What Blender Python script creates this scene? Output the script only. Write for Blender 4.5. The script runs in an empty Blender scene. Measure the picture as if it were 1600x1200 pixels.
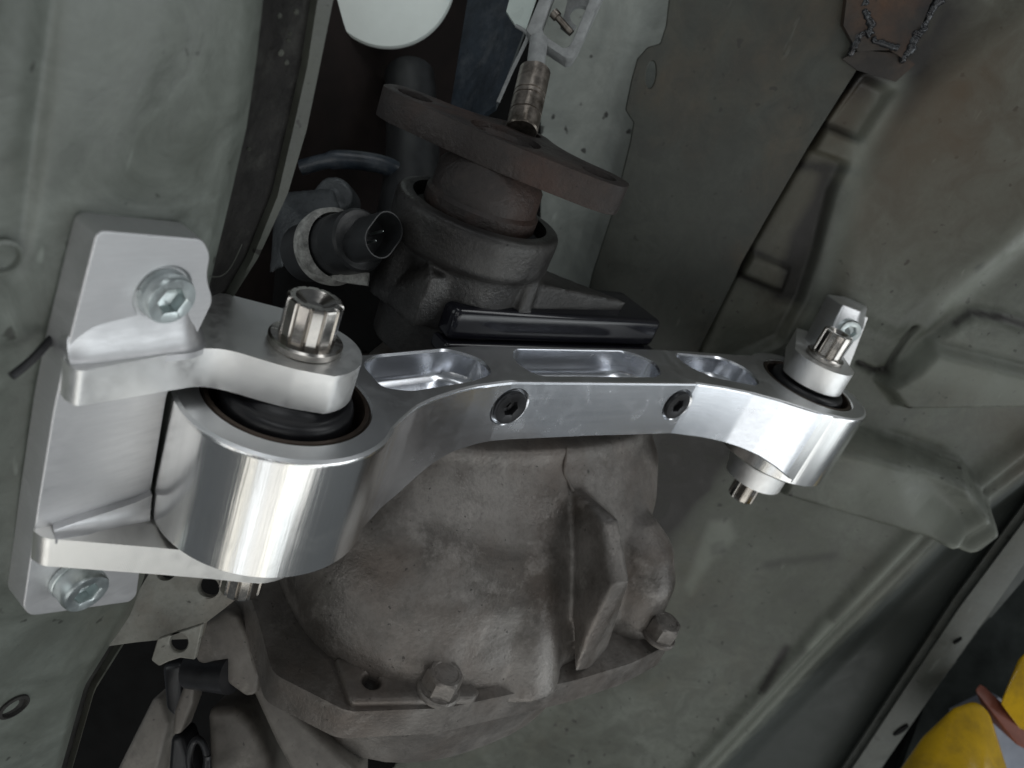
import bpy, bmesh, math, random
import numpy as np
from mathutils import Vector, Matrix

random.seed(4)
rng = np.random.default_rng(7)
S = 0.01                       # everything below is written in centimetres
scene = bpy.context.scene

# ------------------------------------------------------------------ frame of the place
# X runs along the brace, Y away from the viewer across it, Z along the pivot bolts.
M = np.array([[0.7791242, 0.62676761, 0.01130656],
              [-0.5286678, 0.64727187, 0.54913522],
              [0.33686175, -0.43382195, 0.83565703]])
EYE = np.array([-12.02, -23.784, 16.301])
F = 1200.0
LEN = 37.65                    # distance between the two pivot axes


def ray(u, v):
    return M @ np.array([(u - 800) / F, 1.0, (600 - v) / F])


def at(u, v, d):
    """point at distance d (cm, along the view axis) measured off the photograph"""
    return EYE + ray(u, v) * d


def onz(u, v, z):
    r = ray(u, v)
    return EYE + r * ((z - EYE[2]) / r[2])


def onplane(u, v, n, q):
    n = np.asarray(n, float)
    r = ray(u, v)
    return EYE + r * (((np.asarray(q, float) - EYE) @ n) / (r @ n))


# ------------------------------------------------------------------ camera
cam_d = bpy.data.cameras.new('camera')
cam = bpy.data.objects.new('camera', cam_d)
scene.collection.objects.link(cam)
cam_d.sensor_width = 36.0
cam_d.lens = 27.0
cam_d.clip_start = 0.01
cam_d.clip_end = 50
R3 = Matrix((M[:, 0], M[:, 2], -M[:, 1])).transposed()
cam.matrix_world = Matrix.Translation(Vector(EYE * S)) @ R3.to_4x4()
cam_d.dof.use_dof = True
cam_d.dof.focus_distance = 0.37
cam_d.dof.aperture_fstop = 11.0
scene.camera = cam

# ------------------------------------------------------------------ world, added fill lights, exposure
world = bpy.data.worlds.new('World')
scene.world = world
world.use_nodes = True
bg = world.node_tree.nodes['Background']
bg.inputs[0].default_value = (0.86, 0.94, 1.0, 1)
bg.inputs[1].default_value = 0.075
vs = scene.view_settings
vs.view_transform = 'Standard'
vs.look = 'None'
vs.exposure = 0.35
vs.gamma = 1.0
vs.use_curve_mapping = False


def lamp(name, pos_cam, target_cam, sx, sy, radiance, col=(1, 1, 1)):
    """unseen area light added to stand in for the workshop; position given relative to the viewer: right, away, up (cm)"""
    d = bpy.data.lights.new(name, 'AREA')
    d.shape = 'RECTANGLE'
    d.size, d.size_y = sx * S, sy * S
    d.energy = radiance * math.pi * sx * sy * S * S
    d.color = col
    o = bpy.data.objects.new(name, d)
    scene.collection.objects.link(o)
    p = EYE + M @ np.array(pos_cam, float)
    t = EYE + M @ np.array(target_cam, float)
    o.location = Vector(p * S)
    o.rotation_euler = Vector((t - p) * S).to_track_quat('-Z', 'Y').to_euler()
    return o


for k, (x, wd, rad, col) in enumerate([(-95, 30, 1.0, (1.0, 0.96, 0.86)), (-52, 26, 1.3, (0.95, 0.98, 1.0)), (-14, 34, 0.9, (1.0, 0.98, 0.93)), (26, 18, 1.6, (1.0, 0.97, 0.88)),
                                      (62, 38, 1.1, (0.93, 0.98, 1.0)), (112, 40, 1.2, (1.0, 0.99, 0.95)), (160, 34, 1.1, (0.96, 0.99, 1.0))]):
    lamp('low_fill_panel', (x, -60, -200), (x * 0.3, 50, 0), wd, 160, rad, col)  # unseen panels added below; gaps between them stripe the metal's reflections
for z, ht, rad in ((-70, 50, 1.15), (-120, 44, 1.7), (-165, 46, 1.7), (-215, 40, 1.0)):
    lamp('right_fill_panel', (235, 10, z), (10, 50, 0), 170, ht, rad, (0.93, 0.98, 1.0))  # unseen panels added so the bar's front face reflects bright bands
lamp('left_fill_panel', (-210, -110, 70), (-10, 45, 0), 120, 150, 0.85, (0.92, 0.98, 0.98))  # unseen light added at the left to brighten the rail
for k, (x, z, wd, ht, rad) in enumerate([(-175, -70, 8, 150, 3.5), (-118, -60, 14, 170, 2.2), (-72, -60, 6, 150, 4.0), (-34, -40, 8, 160, 3.0),
                                        (24, -70, 6, 150, 4.0), (78, -60, 12, 150, 2.0)]):
    lamp('streak_fill_strip', (x, -165, z), (0, 45, 0), wd, ht, rad, (1.0, 0.98, 0.94) if k % 2 else (0.94, 0.98, 1.0))  # unseen strips added behind the viewer for streaks on the bosses
lamp('right_highlight_fill', (250, -40, 95), (10, 50, 0), 60, 150, 2.6, (0.97, 0.99, 1.0))  # unseen light added on the right for edge highlights
lamp('overhead_fill_panel', (40, -120, 190), (0, 45, 0), 200, 45, 2.0, (0.95, 0.98, 1.0))  # unseen overhead light, enlarged to brighten the top faces

# ------------------------------------------------------------------ materials


class N:
    def __init__(self, name):
        self.m = bpy.data.materials.new(name)
        self.m.use_nodes = True
        self.t = self.m.node_tree
        self.b = self.t.nodes['Principled BSDF']
        self.co = self.t.nodes.new('ShaderNodeTexCoord').outputs['Object']

    def add(self, kind, **kw):
        n = self.t.nodes.new(kind)
        for k, v in kw.items():
            setattr(n, k, v)
        return n

    def link(self, a, b):
        self.t.links.new(a, b)

    def mapped(self, scale, rot=(0, 0, 0)):
        mp = self.add('ShaderNodeMapping')
        mp.inputs['Scale'].default_value = scale
        mp.inputs['Rotation'].default_value = rot
        self.link(self.co, mp.inputs['Vector'])
        return mp.outputs[0]

    def noise(self, scale, detail=5, rough=0.6, co=None, dist=0.0):
        n = self.add('ShaderNodeTexNoise')
        n.inputs['Scale'].default_value = scale
        n.inputs['Detail'].default_value = detail
        n.inputs['Roughness'].default_value = rough
        n.inputs['Distortion'].default_value = dist
        self.link(co if co is not None else self.co, n.inputs['Vector'])
        return n.outputs['Fac']

    def ramp(self, fac, stops):
        r = self.add('ShaderNodeValToRGB')
        e = r.color_ramp.elements
        while len(e) < len(stops):
            e.new(0.5)
        for i, (p, c) in enumerate(stops):
            e[i].position = p
            e[i].color = (c, c, c, 1) if isinstance(c, (int, float)) else (*c, 1)
        self.link(fac, r.inputs[0])
        return r.outputs[0]

    def mix(self, fac, a, b, mode='MIX'):
        n = self.add('ShaderNodeMix', data_type='RGBA', blend_type=mode)
        for s, v in ((n.inputs[0], fac), (n.inputs[6], a), (n.inputs[7], b)):
            if isinstance(v, bpy.types.NodeSocket):
                self.link(v, s)
            elif isinstance(v, (int, float)):
                s.default_value = v
            else:
                s.default_value = (*v, 1)
        return n.outputs[2]

    def bump(self, height, strength, dist=0.001, prev=None):
        b = self.add('ShaderNodeBump')
        b.inputs['Strength'].default_value = strength
        b.inputs['Distance'].default_value = dist
        self.link(height, b.inputs['Height'])
        if prev is not None:
            self.link(prev, b.inputs['Normal'])
        return b.outputs[0]

    def out(self, col=None, rough=None, metal=None, normal=None, spec=None):
        for key, v in (('Base Color', col), ('Roughness', rough), ('Metallic', metal),
                       ('Normal', normal), ('Specular IOR Level', spec)):
            if v is None:
                continue
            s = self.b.inputs[key]
            if isinstance(v, bpy.types.NodeSocket):
                self.link(v, s)
            elif isinstance(v, (int, float)):
                s.default_value = v
            else:
                s.default_value = (*v, 1)
        return self.m


def mat_alu(name, streak=(30, 30, 400), rough=0.24, strength=0.12, base=(0.86, 0.87, 0.88), rot=(0, 0, 0)):
    n = N(name)
    st = n.noise(1.0, 4, 0.7, n.mapped(streak, rot))
    st2 = n.noise(1.0, 3, 0.6, n.mapped([x * 4 for x in streak], rot))
    big = n.noise(35, 3, 0.5)
    col = n.mix(n.ramp(big, [(0.3, 0.0), (0.75, 1.0)]), base, tuple(x * 0.9 for x in base))
    col = n.mix(n.ramp(st, [(0.3, 0.0), (0.7, 0.28)]), col, tuple(x * 0.62 for x in base))
    r0 = n.ramp(st, [(0.25, rough * 0.90), (0.75, rough * 1.15)])
    smudge = n.noise(48, 6, 0.7, None, 1.2)
    r = n.mix(n.ramp(smudge, [(0.52, 0.0), (0.70, 0.22)]), r0, (rough * 1.8 + 0.05,) * 3)
    col = n.mix(n.ramp(smudge, [(0.55, 0.0), (0.75, 0.10)]), col, tuple(x * 0.72 for x in base))
    b = n.bump(st, strength, 0.0004)
    b = n.bump(st2, strength * 0.7, 0.0002, b)
    n.b.inputs['Anisotropic'].default_value = 0.0
    return n.out(col, r, 1.0, b)


def mat_mill(name, rot, scale=620, base=(0.88, 0.88, 0.87), rough=0.46):
    """face-milled aluminium: fine parallel cutter lines"""
    n = N(name)
    w = n.add('ShaderNodeTexWave', wave_type='BANDS', bands_direction='X')
    w.inputs['Scale'].default_value = scale
    w.inputs['Distortion'].default_value = 0.6
    w.inputs['Detail'].default_value = 1.0
    n.link(n.mapped((1, 1, 1), rot), w.inputs['Vector'])
    st = n.noise(260, 3, 0.6)
    b = n.bump(w.outputs['Fac'], 0.10, 0.0003)
    b = n.bump(st, 0.06, 0.0003, b)
    r = n.ramp(st, [(0.3, rough * 0.85), (0.7, rough * 1.15)])
    return n.out(base, r, 1.0, b)


def mat_paint(name, base, dirt, spots=0.5, rough=0.5, scale=1.0, brown=(0.10, 0.085, 0.06), brown_amt=0.5, attrs=False):
    """dusty car-body paint with dirt clouds, brown oil stains and specks"""
    n = N(name)
    big = n.noise(9 * scale, 6, 0.62, None, 0.4)
    mid = n.noise(38 * scale, 6, 0.7, None, 0.8)
    fine = n.noise(260 * scale, 4, 0.7)
    c = n.mix(n.ramp(big, [(0.35, 0.0), (0.68, 1.0)]), base, dirt)
    br = n.noise(13 * scale, 5, 0.65, n.mapped((1, 1, 0.6), (0.3, 0.2, 0.6)))
    f = n.ramp(br, [(0.50, 0.0), (0.72, brown_amt)])
    c = n.mix(f, c, brown)
    c = n.mix(n.ramp(mid, [(0.38, 0.50), (0.58, 0.0)]), c, tuple(x * 0.55 for x in dirt))
    sp = n.ramp(n.noise(150 * scale, 2, 0.4), [(0.70, 0.0), (0.735, spots)])
    c = n.mix(sp, c, (0.022, 0.020, 0.017))
    lt = n.ramp(n.noise(95 * scale, 3, 0.6, n.mapped((1, 1.3, 0.25))), [(0.69, 0.0), (0.76, 0.55)])
    c = n.mix(lt, c, tuple(min(1, x * 1.75) for x in base))
    c = n.mix(n.ramp(fine, [(0.3, 0.22), (0.7, 0.0)]), c, tuple(x * 0.6 for x in dirt))
    if attrs:
        for key, colr in (('brown', (0.075, 0.050, 0.027)), ('soot_shade', (0.016, 0.014, 0.012)), ('pale', tuple(min(1, x * 1.5) for x in base)), ('trough', (0.040, 0.046, 0.042))):
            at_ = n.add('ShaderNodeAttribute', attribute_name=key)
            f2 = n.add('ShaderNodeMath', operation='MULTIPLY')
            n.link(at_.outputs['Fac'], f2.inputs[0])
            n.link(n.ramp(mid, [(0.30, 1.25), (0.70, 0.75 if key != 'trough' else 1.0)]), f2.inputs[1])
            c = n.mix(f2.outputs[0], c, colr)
    r = n.ramp(mid, [(0.3, rough * 0.8), (0.7, min(1, rough * 1.3))])
    b = n.bump(mid, 0.18, 0.002)
    b = n.bump(fine, 0.14, 0.0006, b)
    return n.out(c, r, 0.0, b, 0.5)


def mat_cast(name, light=(0.232, 0.216, 0.200), dark=(0.078, 0.069, 0.061), rust=(0.132, 0.099, 0.079), rust_amt=0.45,
             metal=0.35, rough=0.40, bump=0.38):
    n = N(name)
    big = n.noise(14, 5, 0.6, None, 0.7)
    mid = n.noise(55, 6, 0.7, None, 0.3)
    fine = n.noise(380, 4, 0.7)
    c = n.mix(n.ramp(big, [(0.34, 1.0), (0.62, 0.0)]), light, dark)
    c = n.mix(n.ramp(n.noise(20, 5, 0.6, n.mapped((1, 1, 0.8), (1.0, 0.4, 0))), [(0.46, 0.0), (0.66, rust_amt)]), c, rust)
    c = n.mix(n.ramp(mid, [(0.36, 0.32), (0.50, 0.0)]), c, tuple(x * 0.7 for x in dark))
    c = n.mix(n.ramp(n.noise(30, 6, 0.72, n.mapped((1, 1, 1), (0.3, 1.2, 0.5))), [(0.56, 0.0), (0.66, 0.45)]), c, tuple(min(1, x * 1.35) for x in light))
    pit = n.ramp(n.noise(330, 2, 0.5), [(0.70, 0.0), (0.75, 0.75)])
    c = n.mix(pit, c, tuple(x * 0.3 for x in dark))
    c = n.mix(n.ramp(fine, [(0.34, 0.22), (0.54, 0.0)]), c, tuple(x * 0.6 for x in dark))
    wet = n.noise(26, 4, 0.6, n.mapped((1, 1, 0.5), (0.2, 0.9, 0.1)))
    b = n.bump(mid, bump * 0.35, 0.002)
    b = n.bump(fine, bump, 0.0012, b)
    r = n.mix(n.ramp(wet, [(0.50, 0.0), (0.66, 0.7)]), n.ramp(mid, [(0.3, rough * 0.8), (0.7, min(1, rough * 1.3))]), (rough * 0.55,) * 3)
    return n.out(c, r, metal, b, 0.5)


def mat_metal(name, col, rough, metal=1.0, bump=0.05, scale=300, dirt=None):
    n = N(name)
    f = n.noise(scale, 4, 0.65)
    c = n.mix(n.ramp(f, [(0.3, 0.0), (0.7, 1.0)]), tuple(x * 0.82 for x in col), col)
    if dirt:
        c = n.mix(n.ramp(n.noise(scale * 0.35, 5, 0.7), [(0.45, 0.0), (0.65, 0.85)]), c, dirt)
    r = n.ramp(f, [(0.3, rough * 0.8), (0.7, rough * 1.25)])
    return n.out(c, r, metal, n.bump(f, bump, 0.0005))


def mat_plain(name, col, rough=0.6, var=0.3, scale=60, bump=0.15, spec=0.4, dust=None):
    n = N(name)
    f = n.noise(scale, 6, 0.7)
    g = n.noise(scale * 7, 4, 0.7)
    c = n.mix(n.ramp(f, [(0.3, 0.0), (0.7, 1.0)]), tuple(x * (1 - var) for x in col), tuple(min(1, x * (1 + var)) for x in col))
    if dust:
        c = n.mix(n.ramp(n.noise(scale * 0.6, 6, 0.75), [(0.5, 0.0), (0.72, 0.6)]), c, dust)
    b = n.bump(f, bump * 0.5, 0.0015)
    b = n.bump(g, bump, 0.0005, b)
    return n.out(c, n.ramp(f, [(0.3, rough * 0.85), (0.7, min(1, rough * 1.15))]), 0.0, b, spec)


ALU = mat_alu('brushed_aluminium', (45, 45, 500), 0.38, 0.05)
ALU_BAR = mat_alu('brushed_aluminium_bar', (5, 240, 240), 0.23, 0.03, (0.86, 0.88, 0.92))
ALU_ROUND = mat_alu('turned_aluminium', (230, 230, 5), 0.19, 0.20, (0.86, 0.86, 0.85))
ALU_MILL = mat_mill('milled_aluminium', (0.0, 0.6, 0.0))
STEEL = mat_metal('polished_steel', (0.50, 0.475, 0.445), 0.20)
ZINC = mat_metal('zinc_plated_steel', (0.66, 0.72, 0.72), 0.36, 1.0, 0.06, 200)
BLACK_STEEL = mat_metal('black_oxide_steel', (0.018, 0.018, 0.02), 0.38, 0.3, 0.05)
RUBBER = mat_plain('black_rubber', (0.012, 0.012, 0.014), 0.36, 0.3, 140, 0.05, 0.5)
SLEEVE = mat_metal('bush_sleeve_steel', (0.10, 0.075, 0.06), 0.4, 0.8, 0.1, 250)
CAST = mat_cast('cast_housing')
CAST_DARK = mat_cast('cast_nose', (0.066, 0.064, 0.061), (0.020, 0.019, 0.019), (0.030, 0.025, 0.021), 0.3)
RUST = mat_cast('rusty_forging', (0.038, 0.029, 0.025), (0.015, 0.011, 0.010), (0.066, 0.032, 0.022), 0.6, 0.0, 0.55, 0.6)
PAN = mat_paint('underbody_paint', (0.150, 0.162, 0.138), (0.070, 0.075, 0.058), 0.9, 0.5, attrs=True)
PAN_SHADED = mat_paint('underbody_paint_shaded', (0.062, 0.067, 0.055), (0.032, 0.035, 0.028), 0.7, 0.5, 1.0, (0.085, 0.060, 0.035), 0.7)  # darker copy; a cast shadow is put into the paint colour
WALL = mat_paint('tunnel_paint_lit', (0.50, 0.54, 0.50), (0.38, 0.41, 0.38), 0.9, 0.45, 0.55, (0.09, 0.085, 0.07), 0.2)  # lightened so the wall looks lit beside the shadowed panel
RAIL = mat_paint('rail_paint', (0.212, 0.234, 0.212), (0.115, 0.127, 0.108), 0.7, 0.36, 0.9, (0.085, 0.080, 0.062), 0.55)
TROUGH = mat_paint('trough_paint_shaded', (0.055, 0.062, 0.055), (0.035, 0.040, 0.034), 0.4, 0.5)
UNDERSEAL = mat_plain('underseal', (0.017, 0.016, 0.015), 0.7, 0.5, 90, 0.8, 0.3, (0.062, 0.062, 0.055))
LIP = mat_paint('lip_paint', (0.105, 0.113, 0.096), (0.065, 0.068, 0.056), 1.0, 0.45, 1.2)
SILL = mat_paint('sill_paint', (0.118, 0.126, 0.115), (0.084, 0.09, 0.078), 0.6, 0.45)
GLOSS = mat_metal('black_gloss_enamel', (0.010, 0.010, 0.014), 0.16, 0.0, 0.05, 120)
PLASTIC = mat_plain('black_plastic', (0.018, 0.019, 0.020), 0.38, 0.3, 120, 0.1, 0.5)
CORRODED = mat_plain('corroded_alloy', (0.34, 0.34, 0.32), 0.8, 0.6, 160, 0.8, 0.3, (0.05, 0.05, 0.05))
DARK = mat_plain('greasy_shade_dark', (0.006, 0.006, 0.006), 0.8, 0.5, 40, 0.3, 0.1)  # grease, with deep cavity shade put into the near-black colour
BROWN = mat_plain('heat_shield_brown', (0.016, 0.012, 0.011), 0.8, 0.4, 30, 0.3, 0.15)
BLUE = mat_plain('dark_blue_plastic', (0.020, 0.028, 0.038), 0.35, 0.5, 70, 0.25, 0.5, (0.10, 0.11, 0.12))
GALV = mat_plain('galvanised_steel', (0.28, 0.29, 0.29), 0.5, 0.3, 120, 0.3, 0.6)
PALE = mat_plain('pale_green_enamel', (0.62, 0.70, 0.66), 0.3, 0.1, 30, 0.05, 0.5)
MINT = mat_plain('bright_disc_white', (0.86, 0.93, 0.89), 0.35, 0.05, 25, 0.03, 0.5)
THREAD = mat_metal('worn_thread_steel', (0.36, 0.32, 0.28), 0.35, 0.9, 0.3, 180, (0.05, 0.04, 0.03))
HANGER = mat_cast('hanger_plate', (0.27, 0.27, 0.24), (0.13, 0.12, 0.10), (0.13, 0.08, 0.05), 0.5, 0.0, 0.6, 0.2)
HANGER2 = mat_cast('hanger_alloy', (0.20, 0.185, 0.165), (0.10, 0.09, 0.08), (0.10, 0.08, 0.065), 0.3, 0.1, 0.55, 0.12)
YELLOW = mat_plain('yellow_enamel', (0.52, 0.32, 0.010), 0.16, 0.15, 40, 0.12, 0.5, (0.20, 0.13, 0.03))
REDBAR = mat_plain('red_oxide_paint', (0.22, 0.075, 0.050), 0.5, 0.3, 50, 0.15)
GREYBLUE = mat_plain('grey_blue_paint', (0.24, 0.26, 0.31), 0.5, 0.2, 30, 0.1)
WELD = mat_metal('weld_bead', (0.055, 0.058, 0.062), 0.28, 0.7, 0.5, 220, (0.03, 0.025, 0.025))
BURNT = mat_cast('burnt_patch', (0.042, 0.034, 0.026), (0.012, 0.010, 0.010), (0.105, 0.048, 0.022), 0.65, 0.0, 0.6, 0.15)

# ------------------------------------------------------------------ object helpers
COL = scene.collection


def put(o, parent=None):
    COL.objects.link(o)
    if parent is not None:
        o.parent = parent
        bpy.context.view_layer.update()
        o.matrix_parent_inverse = parent.matrix_world.inverted()
    return o


def thing(name, loc, label, cat, group=None):
    o = bpy.data.objects.new(name, None)
    o.empty_display_size = 0.01
    o.location = Vector(loc) * S
    COL.objects.link(o)
    bpy.context.view_layer.update()
    return tag(o, label, cat, group)


def tag(o, label, cat, group=None):
    o['label'] = label
    o['category'] = cat
    if group:
        o['group'] = group
    return o


def fin(name, bm, mat, parent=None, smooth=35, mats=None, wn=False):
    """cm bmesh -> linked mesh object in metres"""
    bmesh.ops.recalc_face_normals(bm, faces=bm.faces)
    for v in bm.verts:
        v.co *= S
    me = bpy.data.meshes.new(name)
    bm.to_mesh(me)
    bm.free()
    for m in (mats or [mat]):
        me.materials.append(m)
    if smooth:
        me.polygons.foreach_set('use_smooth', [True] * len(me.polygons))
        me.set_sharp_from_angle(angle=math.radians(smooth))
    o = put(bpy.data.objects.new(name, me), parent)
    if wn:
        o.modifiers.new('wn', 'WEIGHTED_NORMAL').keep_sharp = True
    return o


def bev(bm, off, seg=2, ang=30, clamp=True):
    ed = [e for e in bm.edges if e.is_manifold and e.calc_face_angle(0) > math.radians(ang)]
    if ed:
        bmesh.ops.bevel(bm, geom=ed, offset=off, segments=seg, profile=0.5, affect='EDGES', clamp_overlap=clamp)
    return bm


def ring_loft(rings, cap0=True, cap1=True, closed=True):
    bm = bmesh.new()
    vs_ = [[bm.verts.new(Vector(p)) for p in r] for r in rings]
    n = len(rings[0])
    for a, b in zip(vs_, vs_[1:]):
        for i in range(n if closed else n - 1):
            j = (i + 1) % n
            bm.faces.new((a[i], a[j], b[j], b[i]))
    if cap0:
        bm.faces.new(vs_[0])
    if cap1:
        bm.faces.new(vs_[-1])
    return bm


def basis(axis):
    w = Vector(axis).normalized()
    h = Vector((0, 0, 1)) if abs(w.z) < 0.9 else Vector((1, 0, 0))
    u = h.cross(w).normalized()
    return u, w.cross(u), w


def lathe(profile, org, axis=(0, 0, 1), n=64, cap0=True, cap1=True, rfun=None):
    """profile: (radius, height) pairs"""
    u, v, w = basis(axis)
    org = Vector(org)
    rings = []
    for k, (r, h) in enumerate(profile):
        rr = []
        for i in range(n):
            t = 2 * math.pi * i / n
            q = r * (rfun(t, k) if rfun else 1.0)
            rr.append(org + u * (q * math.cos(t)) + v * (q * math.sin(t)) + w * h)
        rings.append(rr)
    return ring_loft(rings, cap0, cap1)


def prism(outline, z0, z1, holes=None):
    """outline: list of (x, y); z0, z1 numbers or functions of (x, y)"""
    f0 = z0 if callable(z0) else (lambda x, y: z0)
    f1 = z1 if callable(z1) else (lambda x, y: z1)
    return ring_loft([[(x, y, f0(x, y)) for x, y in outline], [(x, y, f1(x, y)) for x, y in outline]])


def slab(points, offset):
    """extrude a planar polygon of 3D points by a vector"""
    off = Vector(offset)
    return ring_loft([[Vector(p) for p in points], [Vector(p) + off for p in points]])


def hull(points):
    bm = bmesh.new()
    for p in points:
        bm.verts.new(Vector(p))
    r = bmesh.ops.convex_hull(bm, input=bm.verts)
    bmesh.ops.delete(bm, geom=[g for g in r['geom_interior'] if isinstance(g, bmesh.types.BMVert)], context='VERTS')
    bmesh.ops.dissolve_limit(bm, angle_limit=math.radians(3), verts=bm.verts, edges=bm.edges)
    return bm


def tube(path, r, n=12):
    pts = [Vector(p) for p in path]
    rs = r if isinstance(r, (list, tuple)) else [r] * len(pts)
    rings = []
    pu = None
    for i, p in enumerate(pts):
        d = (pts[min(i + 1, len(pts) - 1)] - pts[max(i - 1, 0)]).normalized()
        if pu is None:
            u, v, _ = basis(d)
        else:
            u = (pu - d * pu.dot(d)).normalized()
            v = d.cross(u)
        pu = u
        rings.append([p + u * rs[i] * math.cos(2 * math.pi * k / n) + v * rs[i] * math.sin(2 * math.pi * k / n) for k in range(n)])
    return ring_loft(rings)


def smooth_path(pts, n=6, closed=False):
    pts = [Vector(p) for p in pts]
    out = []
    m = len(pts)
    rngi = range(m if closed else m - 1)
    for i in rngi:
        p0 = pts[(i - 1) % m] if closed or i > 0 else pts[i]
        p1, p2 = pts[i], pts[(i + 1) % m]
        p3 = pts[(i + 2) % m] if closed or i + 2 < m else p2
        for k in range(n):
            t = k / n
            out.append(0.5 * ((2 * p1) + (p2 - p0) * t + (2 * p0 - 5 * p1 + 4 * p2 - p3) * t * t + (3 * p1 - p0 - 3 * p2 + p3) * t ** 3))
    if not closed:
        out.append(pts[-1])
    return out


def round_poly(pts, r, n=5):
    """round every corner of a 2D/3D polygon with radius-like setback r (number or list)"""
    pts = [Vector(p) for p in pts]
    out = []
    m = len(pts)
    for i, p in enumerate(pts):
        rr = r[i] if isinstance(r, (list, tuple)) else r
        a, b = pts[i - 1] - p, pts[(i + 1) % m] - p
        k = min(rr, a.length * 0.48, b.length * 0.48)
        if k < 1e-4:
            out.append(p)
            continue
        s, e = p + a.normalized() * k, p + b.normalized() * k
        for j in range(n + 1):
            t = j / n
            out.append((1 - t) ** 2 * s + 2 * t * (1 - t) * p + t * t * e)
    return out


def append_bm(dst, src):
    me = bpy.data.meshes.new('tmp')
    src.to_mesh(me)
    src.free()
    dst.from_mesh(me)
    bpy.data.meshes.remove(me)
    return dst


def joined(*bms):
    d = bmesh.new()
    for b in bms:
        append_bm(d, b)
    return d


def boolean(base, cutters):
    """base bmesh, list of (op, bmesh) -> bmesh"""
    def tmp(bm, nm):
        bmesh.ops.recalc_face_normals(bm, faces=bm.faces)
        me = bpy.data.meshes.new(nm)
        bm.to_mesh(me)
        bm.free()
        o = bpy.data.objects.new(nm, me)
        COL.objects.link(o)
        return o
    b = tmp(base, 'tmp_base')
    cs = []
    for i, (op, c) in enumerate(cutters):
        o = tmp(c, 'tmp_cut')
        cs.append(o)
        md = b.modifiers.new('b%d' % i, 'BOOLEAN')
        md.operation = op
        md.solver = 'EXACT'
        md.object = o
    dg = bpy.context.evaluated_depsgraph_get()
    me = bpy.data.meshes.new_from_object(b.evaluated_get(dg))
    bm = bmesh.new()
    bm.from_mesh(me)
    for o in cs + [b]:
        m_ = o.data
        bpy.data.objects.remove(o)
        bpy.data.meshes.remove(m_)
    bpy.data.meshes.remove(me)
    bmesh.ops.remove_doubles(bm, verts=bm.verts, dist=0.004)
    bmesh.ops.dissolve_limit(bm, angle_limit=math.radians(0.6), verts=bm.verts, edges=bm.edges)
    return bm


def remeshed(bm, voxel, smooth_iter=4):
    me = bpy.data.meshes.new('tmp_r')
    bmesh.ops.recalc_face_normals(bm, faces=bm.faces)
    bm.to_mesh(me)
    bm.free()
    o = bpy.data.objects.new('tmp_r', me)
    COL.objects.link(o)
    md = o.modifiers.new('r', 'REMESH')
    md.mode = 'VOXEL'
    md.voxel_size = voxel
    if smooth_iter:
        sm = o.modifiers.new('s', 'SMOOTH')
        sm.factor = 0.5
        sm.iterations = smooth_iter
    dg = bpy.context.evaluated_depsgraph_get()
    m2 = bpy.data.meshes.new_from_object(o.evaluated_get(dg))
    out = bmesh.new()
    out.from_mesh(m2)
    bpy.data.objects.remove(o)
    bpy.data.meshes.remove(me)
    bpy.data.meshes.remove(m2)
    return out


def cyl(org, axis, r, h, n=48, r2=None):
    return lathe([(r, 0), (r2 if r2 is not None else r, h)], org, axis, n)


def interp(tab, x):
    xs, ys = zip(*tab)
    return float(np.interp(x, xs, ys))


# ------------------------------------------------------------------ fasteners
def twelve_point(org, axis, r, h, fl_r, fl_h, dish=0.35):
    """flanged twelve-point bolt head with a dished top"""
    n = 144

    def rf(t, k):
        if k < 4 or k > 8:
            return 1.0
        a = (t % (math.pi / 6)) - math.pi / 12
        g = max(0.0, 1 - (math.pi / 12 - abs(a)) / 0.075)
        return 0.985 / math.cos(a) * math.cos(math.pi / 12) + 0.02 - 0.13 * g ** 0.8
    prof = [(fl_r * 0.97, 0), (fl_r, 0.06), (fl_r, fl_h * 0.8), (fl_r * 0.94, fl_h),
            (r, fl_h + 0.02), (r, h * 0.5), (r, h - 0.14), (r * 0.97, h - 0.04), (r * 0.90, h),
            (r * 0.70, h), (r * 0.62, h - 0.06), (r * 0.28, h - dish), (r * 0.05, h - dish * 1.02)]
    return lathe(prof, org, axis, n, True, True, rf)


def socket_head(org, axis, r, h, hexr, hexd, knurl=True, cone=False):
    n = 72

    def hexf(t):
        a = (t % (math.pi / 3)) - math.pi / 6
        return math.cos(math.pi / 6) / math.cos(a)

    def rf(t, k):
        if k >= 7:
            return hexf(t)
        if knurl and k in (1, 2):
            return 1.0 + 0.012 * (1 if int(t / (2 * math.pi) * n + .5) % 2 else -1)
        return 1.0
    prof = [(r * 0.97, 0), (r, 0.05), (r, h * 0.72), (r * 0.995, h * 0.78), (r * 0.99, h - 0.10), (r * 0.93, h),
            (hexr * 1.12, h), (hexr * 1.03, h - 0.03), (hexr * 0.99, h - 0.08), (hexr * 0.97, h - hexd), (hexr * 0.1, h - hexd - 0.12)]
    if cone:
        prof[0:6] = [(r * 0.80, 0), (r * 0.95, 0.02), (r, h * 0.4), (r, h * 0.7), (r * 0.985, h - 0.06), (r * 0.95, h)]
    return lathe(prof, org, axis, n, True, True, rf)


def hex_head(org, axis, r, h, fl_r, fl_h):
    n = 48

    def rf(t, k):
        if 4 <= k <= 6:
            a = (t % (math.pi / 3)) - math.pi / 6
            return math.cos(math.pi / 6) / math.cos(a) * 1.08
        return 1.0
    prof = [(fl_r, 0), (fl_r, fl_h * 0.6), (fl_r * 0.93, fl_h), (r * 1.02, fl_h + 0.01), (r, fl_h + 0.03), (r, h * 0.75), (r * 0.985, h * 0.9),
            (r * 0.88, h), (r * 0.72, h), (r * 0.66, h - 0.05), (r * 0.1, h - 0.05)]
    return lathe(prof, org, axis, n, True, True, rf)


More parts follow.
